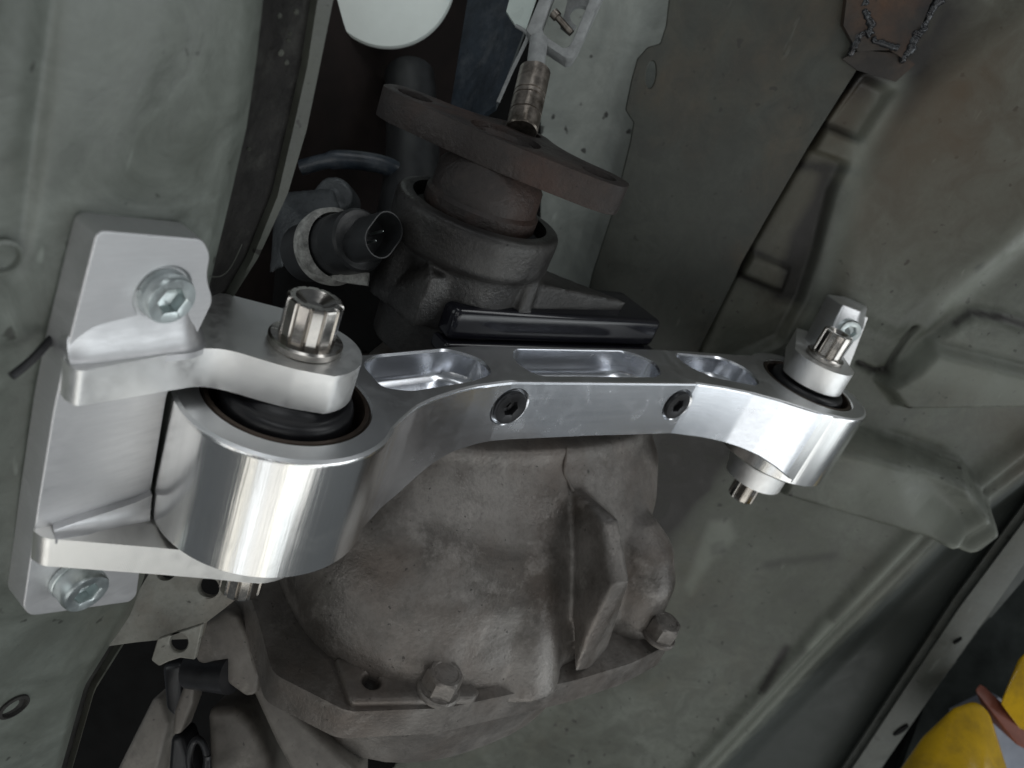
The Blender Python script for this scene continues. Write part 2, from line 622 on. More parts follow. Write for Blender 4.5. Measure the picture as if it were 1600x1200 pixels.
# ================================================================== THE SETTING
# floor pan: a pressed sheet on the far right, standing along the pivot direction
TH = math.radians(40)
PE = np.array([math.cos(TH), -math.sin(TH), 0.0])
PN = np.array([-math.sin(TH), -math.cos(TH), 0.0])     # towards the viewer
PQ = np.array([LEN, 0, 0]) - PN * 6.2


def pan(u, v):
    d = onplane(u, v, PN, PQ) - PQ
    return float(d @ PE), float(d[2])


def panpoint(u, v, lift=0.0):
    return onplane(u, v, PN, PQ + PN * lift)


def poly_sd(px, py, poly):
    """signed distance, negative inside"""
    d = np.full(px.shape, 1e9)
    inside = np.zeros(px.shape, bool)
    m = len(poly)
    for i in range(m):
        x1, y1 = poly[i]
        x2, y2 = poly[(i + 1) % m]
        ex, ey = x2 - x1, y2 - y1
        L2 = ex * ex + ey * ey + 1e-12
        t = np.clip(((px - x1) * ex + (py - y1) * ey) / L2, 0, 1)
        d = np.minimum(d, np.hypot(px - x1 - t * ex, py - y1 - t * ey))
        c = ((y1 > py) != (y2 > py)) & (px < (x2 - x1) * (py - y1) / (y2 - y1 + 1e-12) + x1)
        inside ^= c
    return np.where(inside, -d, d)


def line_d(px, py, pts):
    d = np.full(px.shape, 1e9)
    for (x1, y1), (x2, y2) in zip(pts, pts[1:]):
        ex, ey = x2 - x1, y2 - y1
        t = np.clip(((px - x1) * ex + (py - y1) * ey) / (ex * ex + ey * ey + 1e-12), 0, 1)
        d = np.minimum(d, np.hypot(px - x1 - t * ex, py - y1 - t * ey))
    return d


def sstep(x):
    x = np.clip(x, 0, 1)
    return x * x * (3 - 2 * x)


def wobble(px, py, amp, seed, f=0.25):
    r = np.random.default_rng(seed)
    h = np.zeros(px.shape)
    for i in range(7):
        a = r.uniform(0, 6.3)
        k = f * r.uniform(0.5, 2.2)
        h += np.sin(px * math.cos(a) * k + py * math.sin(a) * k + r.uniform(0, 6)) / 7
    return h * amp


def grid_sheet(name, xs, ys, height, origin, ex, ey, n, mat, keep=None, parent=None, attrs=None):
    X, Y = np.meshgrid(xs, ys)
    H = height(X, Y)
    P = origin + X[..., None] * ex + Y[..., None] * ey + H[..., None] * n
    P = P.reshape(-1, 3) * S
    nx, ny = len(xs), len(ys)
    idx = np.arange(nx * ny).reshape(ny, nx)
    q = np.stack([idx[:-1, :-1], idx[:-1, 1:], idx[1:, 1:], idx[1:, :-1]], -1)
    if keep is not None:
        k = keep((X[:-1, :-1] + X[1:, 1:]) / 2, (Y[:-1, :-1] + Y[1:, 1:]) / 2)
        q = q[k]
    q = q.reshape(-1, 4)
    me = bpy.data.meshes.new(name)
    me.vertices.add(len(P))
    me.vertices.foreach_set('co', P.ravel())
    me.loops.add(q.size)
    me.loops.foreach_set('vertex_index', q.ravel())
    me.polygons.add(len(q))
    me.polygons.foreach_set('loop_start', np.arange(len(q)) * 4)
    me.polygons.foreach_set('use_smooth', np.ones(len(q), bool))
    me.update()
    me.validate()
    for k_, fn in (attrs or {}).items():
        me.attributes.new(k_, 'FLOAT', 'POINT').data.foreach_set('value', np.clip(fn(X, Y), 0, 1).astype(np.float32).ravel())
    me.materials.append(mat)
    return put(bpy.data.objects.new(name, me), parent)


def pp(*pts):
    return [pan(u, v) for u, v in pts]


CREASE = pp((1620, 690), (1440, 830), (1290, 985), (1100, 1190), (1040, 1260))
SEAM = pp((1380, 40), (1345, 100), (1262, 230), (1195, 345), (1150, 430), (1100, 530), (1060, 610))
RECESS = pp((1350, 110), (1405, 140), (1350, 225), (1310, 300), (1285, 400), (1262, 470), (1225, 540), (1060, 610), (1100, 530), (1195, 345), (1262, 230))
PAD1 = pp((1268, 188), (1352, 222), (1337, 262), (1248, 230))
PAD2 = pp((1168, 394), (1238, 424), (1226, 462), (1150, 430))
MAIN = pp((1420, 140), (1640, -40), (1640, 300), (1560, 385), (1470, 455), (1400, 520), (1300, 480), (1325, 300))
XTOP = pp((1372, 590), (1420, 562), (1448, 531), (1640, 578), (1640, 620), (1500, 623), (1400, 625))
XUP = pp((1486, 502), (1512, 485), (1560, 491), (1640, 517), (1640, 576), (1450, 528))
XTNG = pp((1240, 655), (1330, 672), (1400, 692), (1490, 722), (1540, 796), (1508, 828), (1440, 812), (1350, 786), (1200, 742))
CREST = pp((1395, 690), (1455, 712), (1500, 770), (1480, 800), (1420, 755))
SILLP = pp((1640, 795), (1560, 905), (1470, 1010), (1370, 1150), (1290, 1260))
ARC = pp((1640, 320), (1560, 392), (1480, 462), (1440, 505))
NOTCH = pp((1428, 510), (1405, 548), (1385, 578), (1365, 580), (1342, 568))


def pan_height(X, Y):
    h = wobble(X, Y, 0.25, 3, 0.22)
    # recessed channel beside the lap seam with two raised pads across it
    rec = sstep(-poly_sd(X, Y, RECESS) / 0.7)
    pads = np.maximum(sstep(-poly_sd(X, Y, PAD1) / 0.35 + 0.3), sstep(-poly_sd(X, Y, PAD2) / 0.35 + 0.3))
    h = h - 0.9 * rec * (1 - 0.85 * pads)
    h = h + 0.7 * sstep(0.5 - poly_sd(X, Y, MAIN) / 2.0)
    h = h + 0.5 * np.exp(-(line_d(X, Y, ARC) / 0.9) ** 2)
    h = h - 2.5 * np.exp(-((line_d(X, Y, SEAM)) / 0.36) ** 2)
    # pressed cross member
    h = h + 2.2 * sstep(0.5 - poly_sd(X, Y, XTOP) / 0.9)
    h = h + 1.0 * sstep(0.5 - poly_sd(X, Y, XUP) / 1.0)
    h = h + 3.6 * sstep(0.5 - poly_sd(X, Y, XTNG) / 1.3)
    h = h - 1.0 * sstep(0.5 - poly_sd(X, Y, CREST) / 3.0)
    h = h - 0.8 * np.exp(-(line_d(X, Y, NOTCH) / 0.16) ** 2)
    # ridge, then the deep trough beyond it
    cd = line_d(X, Y, CREASE)
    h = h + 0.9 * np.exp(-((cd - 0.6) / 0.8) ** 2)
    cx = np.interp(Y, [p[1] for p in CREASE][::-1], [p[0] for p in CREASE][::-1])
    h = h - 4.5 * sstep((X - cx - 1.0) / 7.0)
    return h


def blob(X, Y, pts, soft, k=1.0):
    return k * sstep(0.5 - poly_sd(X, Y, pp(*pts)) / soft)


def streak(X, Y, pts, wd, k=1.0):
    return k * np.exp(-(line_d(X, Y, pp(*pts)) / wd) ** 2)


def pan_soot_shade(X, Y):  # soot and grime, plus shade of gaps, step edges and holes as colour
    return 1.5 * (streak(X, Y, [(1372, 50), (1345, 100), (1262, 230), (1195, 345), (1150, 430), (1100, 530)], 0.34, 1.0)
            + blob(X, Y, [(1292, 268), (1326, 300), (1303, 400), (1280, 485), (1218, 470), (1244, 370), (1276, 320)], 1.5, 0.9)
            + blob(X, Y, [(1240, -30), (1300, 60), (1330, 95), (1400, 110), (1440, 50), (1480, -40), (1500, 20), (1440, 120), (1410, 150), (1330, 130), (1270, 90)], 4.5, 0.95)
            + streak(X, Y, [(1250, 262), (1335, 268)], 0.35, 0.7) + streak(X, Y, [(1155, 434), (1225, 464)], 0.35, 0.7)
            + streak(X, Y, [(1268, 186), (1350, 222)], 0.25, 0.5) + streak(X, Y, [(1168, 392), (1236, 422)], 0.25, 0.5)
            + streak(X, Y, [(1428, 510), (1405, 548), (1385, 578), (1365, 580), (1342, 568)], 0.17, 1.0)
            + streak(X, Y, [(1486, 502), (1512, 484), (1560, 492), (1610, 508)], 0.17, 0.9)
            + streak(X, Y, [(1040, 800), (1062, 772), (1085, 745), (1100, 700)], 1.5, 0.7) + streak(X, Y, [(1082, 772), (1098, 762)], 0.5, 1.0)
            + blob(X, Y, [(1020, 620), (1130, 630), (1150, 700), (1090, 760), (1040, 850), (1020, 760)], 4, 0.9)
            + blob(X, Y, [(1110, 852), (1130, 845), (1132, 862), (1112, 868)], 0.6, 0.9)
            + blob(X, Y, [(1505, 806), (1528, 792), (1532, 800), (1508, 824)], 0.5, 1.0)
            + streak(X, Y, [(1200, 882), (1300, 868)], 0.5, 0.35) + streak(X, Y, [(1190, 1070), (1228, 1010)], 0.35, 0.7)
            + blob(X, Y, [(1516, 412), (1528, 406), (1530, 412), (1518, 420)], 0.3, 1.0))


def pan_brown(X, Y):
    return (blob(X, Y, [(1440, 130), (1530, 110), (1500, 230), (1420, 260)], 7, 0.45) + blob(X, Y, [(1280, 90), (1450, 60), (1440, 130), (1380, 190), (1290, 170)], 6, 0.4)
            + blob(X, Y, [(1230, 120), (1330, 40), (1700, -60), (1700, 330), (1450, 420), (1330, 420), (1200, 480)], 10, 0.42) + blob(X, Y, [(1550, 640), (1620, 640), (1620, 760), (1570, 740)], 5, 0.4))


def pan_pale(X, Y):  # light patches, plus highlights along the pressed ridges put in as colour
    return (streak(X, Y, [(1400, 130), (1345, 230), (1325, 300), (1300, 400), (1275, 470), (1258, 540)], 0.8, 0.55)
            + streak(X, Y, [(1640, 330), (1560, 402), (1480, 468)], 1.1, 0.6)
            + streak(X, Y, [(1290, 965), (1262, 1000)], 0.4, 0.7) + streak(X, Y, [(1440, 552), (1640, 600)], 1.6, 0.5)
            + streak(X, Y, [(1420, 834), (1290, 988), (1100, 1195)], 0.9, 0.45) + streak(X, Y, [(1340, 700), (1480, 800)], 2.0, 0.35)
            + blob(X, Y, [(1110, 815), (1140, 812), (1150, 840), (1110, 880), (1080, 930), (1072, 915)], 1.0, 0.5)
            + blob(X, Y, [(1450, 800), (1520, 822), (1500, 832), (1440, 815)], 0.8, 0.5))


def pan_trough_shade(X, Y):  # shade of the deep trough put in as a dark colour
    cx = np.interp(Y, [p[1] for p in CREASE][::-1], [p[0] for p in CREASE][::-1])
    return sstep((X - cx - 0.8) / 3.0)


PLEFT = pp((1120, -60), (1110, 300), (1060, 500), (1010, 620), (975, 700), (800, 960), (560, 1270))
xs = np.linspace(min(pan(560, 1260)[0], pan(1010, 620)[0]) - 1, pan(1500, 1260)[0] + 5, 420)
y_lo, y_hi = min(pan(1300, 1260)[1], pan(600, 1230)[1], pan(800, 1230)[1]), pan(1300, -40)[1]
ys = np.linspace(y_lo - 6, y_hi + 3, 420)
sill_x = lambda Y: np.interp(Y, [p[1] for p in SILLP][::-1], [p[0] for p in SILLP][::-1])
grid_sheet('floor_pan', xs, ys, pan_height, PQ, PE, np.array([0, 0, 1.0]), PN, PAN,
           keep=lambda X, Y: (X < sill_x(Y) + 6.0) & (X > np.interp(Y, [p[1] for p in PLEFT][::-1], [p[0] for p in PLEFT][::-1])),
           attrs={'soot_shade': pan_soot_shade, 'brown': pan_brown, 'pale': pan_pale, 'trough': pan_trough_shade})['kind'] = 'structure'

# lap panel by the seam; its dark tabbed shape is a painted cast shadow
lap = [(1052, -60), (1041, 40), (1032, 68), (1012, 74), (996, 92), (986, 128), (977, 172), (990, 192), (984, 226), (958, 330),
       (925, 430), (900, 540), (900, 640), (1050, 640), (1098, 535), (1150, 432), (1158, 412), (1195, 346), (1262, 231), (1346, 98), (1420, -60)]
lp = [panpoint(u, v, 0.55) for u, v in lap]
slot = [panpoint(1018 + 8 * math.cos(t) - 6 * math.sin(t) * 0.4, 118 + 22 * math.sin(t), 1.2) for t in np.linspace(0, 2 * math.pi, 25)[:-1]]
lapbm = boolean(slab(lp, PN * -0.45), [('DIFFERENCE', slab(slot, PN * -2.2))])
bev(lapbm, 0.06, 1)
o = fin('lap_panel', lapbm, PAN_SHADED, smooth=30)
tag(o, 'sheet panel coloured dark for a cast shadow with a rounded tab and slot hole beside the diagonal seam', 'body panel')

# tunnel wall behind that panel, painted pale to look lit
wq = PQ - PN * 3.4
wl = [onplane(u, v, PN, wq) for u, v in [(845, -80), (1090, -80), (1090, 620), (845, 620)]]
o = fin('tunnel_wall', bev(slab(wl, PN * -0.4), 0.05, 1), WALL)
o['kind'] = 'structure'
o = fin('dark_backing', slab([at(u, v, 96) for u, v in [(-300, -300), (1900, -300), (1900, 1500), (-300, 1500)]], M[:, 1] * 1.0), DARK)  # near-black backing sheet; shade of the open gaps is in its colour
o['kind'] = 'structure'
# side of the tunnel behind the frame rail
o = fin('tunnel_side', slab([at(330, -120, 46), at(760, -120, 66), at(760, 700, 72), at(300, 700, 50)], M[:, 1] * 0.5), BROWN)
o['kind'] = 'structure'

# sill along the lower right
sl = thing('sill', at(1480, 1000, 74), 'pale grey sill flange running diagonally at the lower right', 'sill')
lift = PN * 0.0
sq = PQ - PN * 4.4
srows = [((B_ - 14, y - 6), (B_, y), (C_ - 8, y + 14)) for y, B_, C_ in [(700, 1686, 1731), (815, 1600, 1645), (950, 1499, 1550), (1062, 1424, 1471), (1175, 1349, 1393), (1270, 1285, 1329)]]
rr = []
for (a, b_, c_) in srows:
    A_, B_, C_ = onplane(*a, PN, sq - PN * 1.5), onplane(*b_, PN, sq + PN * 2.6), onplane(*c_, PN, sq + PN * 2.9)
    rr.append([A_, A_ * 0.3 + B_ * 0.7 + PN * 0.2, B_, B_ * 0.5 + C_ * 0.5 + PN * 0.25, C_, C_ - PN * 0.8, B_ - PN * 1.2, A_ - PN * 0.8])
fin('flange', bev(ring_loft(rr), 0.12, 2, 40), SILL, sl, 45)
for (u, v, k) in [(1408, 1142, 0.7), (1497, 1002, 0.35)]:
    p = onplane(u, v, PN, sq + PN * 3.15)
    ell = [p + (PE * math.cos(t) * 0.40 + np.array([0, 0, 1]) * math.sin(t) * 1.3 + PE * math.sin(t) * 0.35) * k for t in np.linspace(0, 2 * math.pi, 21)[:-1]]
    fin('slot', slab(ell, PN * -0.4), DARK, sl)

# ================================================================== FRAME RAIL (left)
RN = np.array([-0.35, 1.0, 0.05])            # plane of the bracket plate, away from the viewer
RN = RN / np.linalg.norm(RN)
PLQ = np.array([-8, -1.2, 2.0])              # a point on the plate's front face
RQ = PLQ + RN * 1.25                         # the rail face lies one plate thickness behind
rail = thing('frame_rail', onplane(200, 600, RN, RQ), 'grey green painted frame rail carrying the left aluminium bracket', 'frame rail')
rows = [(-80, 424, 505, 566), (0, 411, 485, 530), (100, 400, 470, 508), (200, 385, 448, 488), (300, 362, 425, 456), (400, 338, 385, 408),
        (470, 322, 345, 362), (560, 300, 320, 335), (700, 270, 285, 300), (900, 226, 240, 250), (960, 204, 214, 222), (1008, 172, 182, 188),
        (1072, 132, 142, 148), (1200, 96, 106, 112), (1290, 70, 80, 86)]
ysr = np.concatenate([np.linspace(-80, 470, 56), np.linspace(480, 1290, 70)])
face_rings, strip_rings, lip_rings = [], [], []
RU = np.cross(RN, [0, 0, 1.0])
RU /= np.linalg.norm(RU)
for y in ysr:
    e1, e2, e3 = (float(np.interp(y, [r[0] for r in rows], [r[k] for r in rows])) for k in (1, 2, 3))
    pts = []
    for f in np.linspace(0, 1, 60):
        x = -90 + (e1 + 90) * f
        g = 0.08 * math.sin((x + y * 0.2) * 0.018) + 0.015 * math.sin((x + 0.24 * y) * 0.065 + 1) + 0.05 * math.sin(y * 0.012 + x * 0.01)
        g += 0.16 * math.exp(-((x + 0.13 * y - 80) / 16) ** 2) * (1 if y < 330 else max(0, 1 - (y - 330) / 120))
        d = max(0.0, 1 - (1 - f) * 18)                   # rolled edge
        p = onplane(x, y, RN, RQ + RN * (g * (1 - d) + 0.9 * d * d))
        pts.append(p)
    face_rings.append(pts)
    s0 = pts[-1]
    s1 = onplane(e2, y, RN, RQ + RN * 1.9)
    e3 = e2 + (e3 - e2) * 0.72
    s2 = onplane(e3, y, RN, RQ + RN * 1.55)
    strip_rings.append([s0, s0 * 0.65 + s1 * 0.35 + RN * 0.25, s0 * 0.3 + s1 * 0.7 + RN * 0.15, s1, s1 + RN * 0.5, s0 + RN * 1.2])
    lip_rings.append([s1 - RN * 0.02, s1 - RN * 0.35, s2 - RN * 0.1, s2, s2 + RN * 0.35, s1 + RN * 0.3])
fin('rail_face', ring_loft(face_rings, False, False, False), RAIL, rail, 60)
fin('sealed_strip', ring_loft(strip_rings), UNDERSEAL, rail, 50)
fin('edge_lip', ring_loft(lip_rings), LIP, rail, 40)
for (u, v, r_) in [(22, 1105, 0.62), (4, 402, 0.55)]:
    p = onplane(u, v, RN, RQ - RN * 0.1)
    b = lathe([(r_, 0.0), (r_, 0.16), (r_ * 0.8, 0.2), (r_ * 0.72, 0.05), (0.02, 0.04)], p + RN * 0.12, -RN, 32, True, True)
    fin('plug', b, UNDERSEAL if v > 800 else RAIL, rail)
# dried sealant splashes and small weld nuggets on the dark strip
for (u, v, k) in [(438, 82, 0.8), (447, 97, 0.6), (436, 24, 0.6), (462, 18, 0.6), (452, 52, 0.4), (450, 62, 0.4), (388, 232, 0.4)]:
    p = onplane(u, v, RN, RQ + RN * 1.2)
    b = lathe([(0.13 * k, 0), (0.15 * k, 0.05), (0.09 * k, 0.10), (0.05 * k, 0.06), (0.01, 0.05)], p, -RN, 12)
    fin('sealant_dab', b, LIP, rail)
st = tube(smooth_path([at(18, 588, 22.4), at(50, 562, 22.9), at(82, 528, 23.6), at(110, 508, 24.3)], 5), 0.13, 10)
o = fin('wire_stub', st, RUBBER)
tag(o, 'short black wire stub sticking out from behind the left bracket', 'wire')
hair = tube(smooth_path([onplane(327, 432, RN, RQ + RN * 0.7), onplane(346, 431, RN, RQ + RN * 0.75), onplane(362, 415, RN, RQ + RN * 0.8), onplane(378, 382, RN, RQ + RN * 1.0)], 6), 0.018, 6)
fin('hair_wire', hair, LIP, rail)

# ================================================================== LEFT BRACKET
lb = thing('mounting_bracket', (-6, -0.6, -2), 'large machined aluminium bracket bolted to the left rail with two clevis arms', 'bracket', 'machined clevis brackets')


def plate_pt(u, v, lift=0.0):
    return onplane(u, v, RN, PLQ - RN * lift)


plate_px = [(152, 360), (318, 374), (330, 398), (323, 432), (334, 470), (300, 540), (262, 612), (234, 780), (214, 930), (203, 941), (48, 963), (36, 950), (58, 800), (84, 640), (104, 548)]
pl = round_poly([plate_pt(u, v) for u, v in plate_px], [0.3, 0.25, 0.3, 0.4, 0.3, 0.5, 0.4, 0.5, 0.3, 0.25, 0.3, 0.25, 0.6, 0.6, 0.6], 4)
pbm = slab(pl, RN * 1.2)
bmesh.ops.recalc_face_normals(pbm, faces=pbm.faces)
cap1, cap2 = plate_pt(256, 459), plate_pt(114, 900)
pbm = boolean(pbm, [('DIFFERENCE', cyl(cap1 + RN * 0.12, -RN, 0.98, 2.0, 48))])
bev(pbm, 0.10, 3, 40)
fin('plate', pbm, mat_alu('brushed_aluminium_plate', (60, 60, 420), 0.50, 0.02, (0.74, 0.74, 0.75)), lb, 40, None, True)


def arm_outline(front, tip_c, tip_r, a0, a1, back, n=22):
    out = list(front)
    for t in np.linspace(a0, a1, n):
        out.append((tip_c[0] + tip_r * math.cos(t), tip_c[1] + tip_r * math.sin(t)))
    return out + list(back)


PX, PY = 0.25, 0.3            # centre of the left pivot bolt
front = [(v.x, v.y) for v in round_poly([(-7.95, -1.5, 0), (-7.7, -1.86, 0), (-3.1, 0.12, 0), (-1.35, -1.1, 0), (PX - 0.15, PY - 2.2, 0)], [0, 0.5, 1.4, 1.6, 0], 8)][0:-1]
ol = arm_outline(front, (PX, PY), 2.25, math.radians(-82), math.radians(70), [(0.4, 3.2), (-1.6, 4.2), (-3.9, 4.2), (-4.3, 0.4), (-8.1, -0.9)])
taper = lambda x: min(1.0, max(0.0, (-2.6 - x) / 5.4))
abm = prism(ol, lambda x, y: 0.42 + 0.62 * taper(x), lambda x, y: 2.1 + 0.18 * taper(x))
bev(abm, 0.17, 3, 40)
# swept fillet joining the arm's top to the plate
path = smooth_path([(-7.98, -1.20, 0), (-7.4, -0.99, 0), (-6.5, -0.70, 0), (-5.0, -0.2, 0), (-4.25, 0.15, 0), (-3.95, 0.9, 0), (-3.9, 4.2, 0)], 6)
fr = []
for i, p in enumerate(path):
    d = (path[min(i + 1, len(path) - 1)] - path[max(i - 1, 0)]).normalized()
    nrm = Vector((d.y, -d.x, 0))
    k = i / (len(path) - 1)
    rx = 0.46 + 0.2 * sstep(np.array((k - 0.45) / 0.3)).item()
    rz = 2.3 * (0.35 + 0.65 * sstep(np.array(k / 0.22)).item())
    ring = []
    for t in np.linspace(0, math.pi / 2, 10):
        ring.append(p + nrm * (rx * (1 - math.sin(t))) + Vector((0, 0, 2.08 + 0.17 * taper(p.x) + rz * (1 - math.cos(t)))))
    ring.append(p - nrm * 0.4 + Vector((0, 0, 2.08 + rz)))
    ring.append(p - nrm * 0.4 + Vector((0, 0, 1.9)))
    ring.append(p + nrm * rx + Vector((0, 0, 1.9)))
    fr.append(ring)
fin('upper_arm', abm, ALU_MILL, lb, 40, None, True)
fin('root_fillet', ring_loft(fr), mat_alu('brushed_aluminium_fillet', (60, 60, 420), 0.46, 0.02, (0.74, 0.74, 0.75)), lb, 50)

low_front = [(-8.4, -1.1), (-8.15, -1.5), (-4.2, -1.62), (-1.6, -1.75)]
ol = arm_outline([(v.x, v.y) for v in round_poly([(x, y, 0) for x, y in low_front] + [(PX - 0.4, PY - 2.2, 0)], [0, 0.4, 1.2, 0.8, 0], 6)][:-1],
                 (PX, PY), 2.2, math.radians(-100), math.radians(80), [(-1.5, 3.6), (-3.9, 3.6), (-4.3, 0.6), (-8.35, -0.7)])
lz = lambda x, y: -2.25 * min(1.0, max(0.0, (x + 8.2) / 8.0))
lbm = prism(ol, lambda x, y: -5.88 + lz(x, y) * 1.08, lambda x, y: -4.62 + lz(x, y))
bev(lbm, 0.2, 3, 40)
fin('lower_arm', lbm, mat_mill('milled_aluminium_lower', (0.0, 0.4, 0.9), 700, (0.86, 0.85, 0.82), 0.38), lb, 40, None, True)
fr = []
for k, (x, y) in enumerate([(-7.8, -1.12), (-7, -0.85), (-6, -0.5), (-5, -0.12), (-4.4, 0.1)]):
    z0 = -4.6 + lz(x, y)
    fr.append([(x, y - 0.42 * (1 - math.sin(t)), z0 + 1.1 * (0.04 + 0.24 * k) * (1 - math.cos(t))) for t in np.linspace(0, math.pi / 2, 8)] +
              [(x, y + 0.5, z0 + 1.1 * (0.04 + 0.24 * k)), (x, y + 0.5, z0 - 0.2), (x, y - 0.42, z0 - 0.2)])
fin('root_fillet', ring_loft(fr), mat_alu('brushed_aluminium_lower', (60, 60, 420), 0.46, 0.02, (0.66, 0.66, 0.67)), lb, 50)

fin('cap_screw', socket_head(cap1 + RN * 0.12, -RN, 0.86, 0.62, 0.48, 0.45), ZINC, lb, 28)
cs = fin('cap_screw', socket_head(cap2 - RN * 0.2, -RN, 0.86, 0.85, 0.48, 0.5), ZINC, lb, 28)
fin('washer', lathe([(0.86, 0), (0.90, 0.04), (0.90, 0.22), (0.84, 0.26)], cap2, -RN, 48), ZINC, cs, 28)
fin('pivot_bolt', twelve_point((PX, PY, 2.12), (0, 0, 1), 1.08, 2.0, 1.42, 0.36, 0.28), STEEL, lb, 24)
fin('pivot_nut', twelve_point((PX - 0.1, PY, -8.36), (0, 0, -1), 0.98, 2.35, 1.25, 0.30), STEEL, lb, 24)

# ================================================================== THE BRACE
br = thing('brace', (18, 1, 0), 'polished aluminium brace bar with three milled pockets and a bush at each end', 'brace')
FR = [(0, -3.1), (1.6, -3.2), (2.5, -3.05), (3.2, -2.72), (4.1, -1.98), (5.2, -1.15), (6.5, -0.52), (8, 0.02), (9.3, 0.38), (10.6, 0.60), (11.6, 0.72), (11.9, 0.74), (18.7, 0.55), (25.6, 0.30), (25.9, 0.27),
      (28, -0.22), (30, -0.88), (32, -1.85), (33.4, -2.75), (34.6, -3.45), (35.8, -3.8), (37.65, -3.9)]
BK = [(0, 3.1), (2.5, 3.1), (4.7, 3.2), (7.2, 3.65), (9.8, 4.1), (12, 4.32), (16, 4.36), (25, 4.36), (28, 4.30), (31, 4.1), (34, 3.9), (37.65, 3.9)]
ZB = [(0, -5.55), (4.6, -5.55), (5.6, -5.45), (6.4, -5.2), (7.3, -4.65), (8.3, -4.2), (9.4, -3.92), (11, -3.75), (13, -3.68), (19, -3.70), (25, -3.78), (29, -3.85), (31, -4.0), (32.5, -4.25), (33.7, -4.65), (34.8, -5.15), (35.8, -5.6), (37.65, -5.6)]
sta = sorted(set([round(x, 3) for x in list(np.arange(0, 37.65, 0.45)) + [37.65, 11.75, 25.75]]))
sec = []
for a in sta:
    f, k, z = interp(FR, a), interp(BK, a), interp(ZB, a)
    q_ = 0.16
    sec.append([(a, f, z + 0.09), (a, f + 0.09, z), (a, k - 0.09, z), (a, k, z + 0.09), (a, k, -q_), (a, k - q_, 0), (a, f + q_, 0), (a, f + 0.05, -0.06), (a, f, -q_)])
barm = ring_loft(sec)


def pocket(pts, r, depth, n=6):
    op = round_poly([(x, y, 0) for x, y in pts], r, n)
    c = sum(op, Vector()) / len(op)
    rings = []
    for z, k in ((0.3, 0.88), (-0.12, 1.0), (-depth * 0.70, 1.01), (-depth * 0.86, 1.06), (-depth * 0.96, 1.14), (-depth, 1.27)):
        d = (k - 1) * 3.0 if k >= 1 else (k - 1) * 2.6
        rr_ = []
        for p in op:
            v = p - c
            l = v.length
            q = c + Vector((v.x * max(0.1, (l - d) / l), v.y * max(0.1, 1 - d / max(l, 0.9) * 1.3), 0))
            rr_.append((q.x, q.y, z))
        rings.append(rr_)
    return ring_loft(rings)


p1 = pocket([(4.35, 0.45), (4.25, 2.3), (5.2, 3.05), (9.7, 3.78), (11.1, 2.85), (11.0, 1.55), (9.6, 0.95), (5.6, 0.15)], [0.5, 0.5, 0.5, 0.7, 0.8, 0.8, 0.8, 0.5], 1.7)
p2 = pocket([(13.7, 1.25), (13.2, 2.6), (13.9, 3.9), (23.0, 3.95), (24.2, 2.7), (23.5, 1.45), (22.6, 1.05)], [0.9, 0.6, 0.6, 0.9, 0.8, 0.8, 0.6], 1.7)
p3 = pocket([(28.0, 1.0), (26.9, 2.4), (27.2, 3.85), (31.8, 3.4), (32.9, 2.1), (32.3, 0.45), (31.4, 0.0)], [0.8, 0.7, 0.6, 0.9, 0.9, 0.8, 0.6], 1.7)
def boss_ring(cx, zb):
    return lathe([(4.20, zb), (4.32, zb + 0.12), (4.32, -0.22), (4.27, -0.08), (4.13, 0.0)], (cx, 0, 0), (0, 0, 1), 144)


def bore(cx):
    return lathe([(3.22, -7), (3.22, -0.10), (3.42, 0.10), (3.42, 1)], (cx, 0, 0), (0, 0, 1), 112)


cuts = [('UNION', boss_ring(0, -5.6)), ('UNION', boss_ring(LEN, -5.75)), ('DIFFERENCE', bore(0)), ('DIFFERENCE', bore(LEN)),
        ('DIFFERENCE', p1), ('DIFFERENCE', p2), ('DIFFERENCE', p3)]
screws = []
for (u, v) in ((800, 640), (1054, 630)):
    q = onplane(u, v, (0, 1, 0), (0, 0.5, 0))
    fb = interp(FR, q[0])
    screws.append((q[0], fb, q[2]))
    cuts.append(('DIFFERENCE', lathe([(1.26, -1), (1.26, -0.12), (1.08, 0.05), (1.05, 0.24)], (q[0], fb, q[2]), (0, 1, 0), 48)))
body = boolean(barm, cuts)
bo = fin('bar_body', body, None, br, 26, [ALU_BAR, ALU_ROUND, ALU], True)
for p in bo.data.polygons:                       # turned finish on the bosses, brushed along the bar
    c = p.center / S
    r0, r1 = math.hypot(c.x, c.y), math.hypot(c.x - LEN, c.y)
    if abs(p.normal.z) > 0.75 and c.z > -0.2:
        p.material_index = 2
    elif min(r0, r1) < 4.45:
        p.material_index = 1
for q in screws:
    fin('socket_screw', socket_head((q[0], q[1] + 0.24, q[2]), (0, -1, 0), 0.95, 0.42, 0.44, 0.36, False, True), BLACK_STEEL, br, 28)


def bush(cx, cy, sgn, z):
    s = fin('bush_sleeve', lathe([(2.98, -1.6), (2.98, -0.10), (3.02, -0.02), (3.17, -0.02), (3.20, -0.10), (3.20, -1.6)], (cx, cy, z), (0, 0, sgn), 96, False, False), SLEEVE, br, 30)
    prof = [(2.97, -1.5), (2.80, -1.35), (2.66, -0.9), (2.62, -0.45), (2.60, -0.18), (2.54, 0.02), (2.42, 0.14), (2.26, 0.19), (2.10, 0.17), (1.95, 0.20), (1.82, 0.28), (1.70, 0.36), (1.55, 0.41), (0.6, 0.41)]
    rb = fin('rubber_bush', lathe(prof, (cx, cy, z), (0, 0, sgn), 96, False, True), RUBBER, br, 40)
    return rb


bush(0, 0, 1, 0)
bush(0, 0, -1, -5.6)
bush(LEN, 0, 1, 0)
bush(LEN, 0, -1, -5.75)

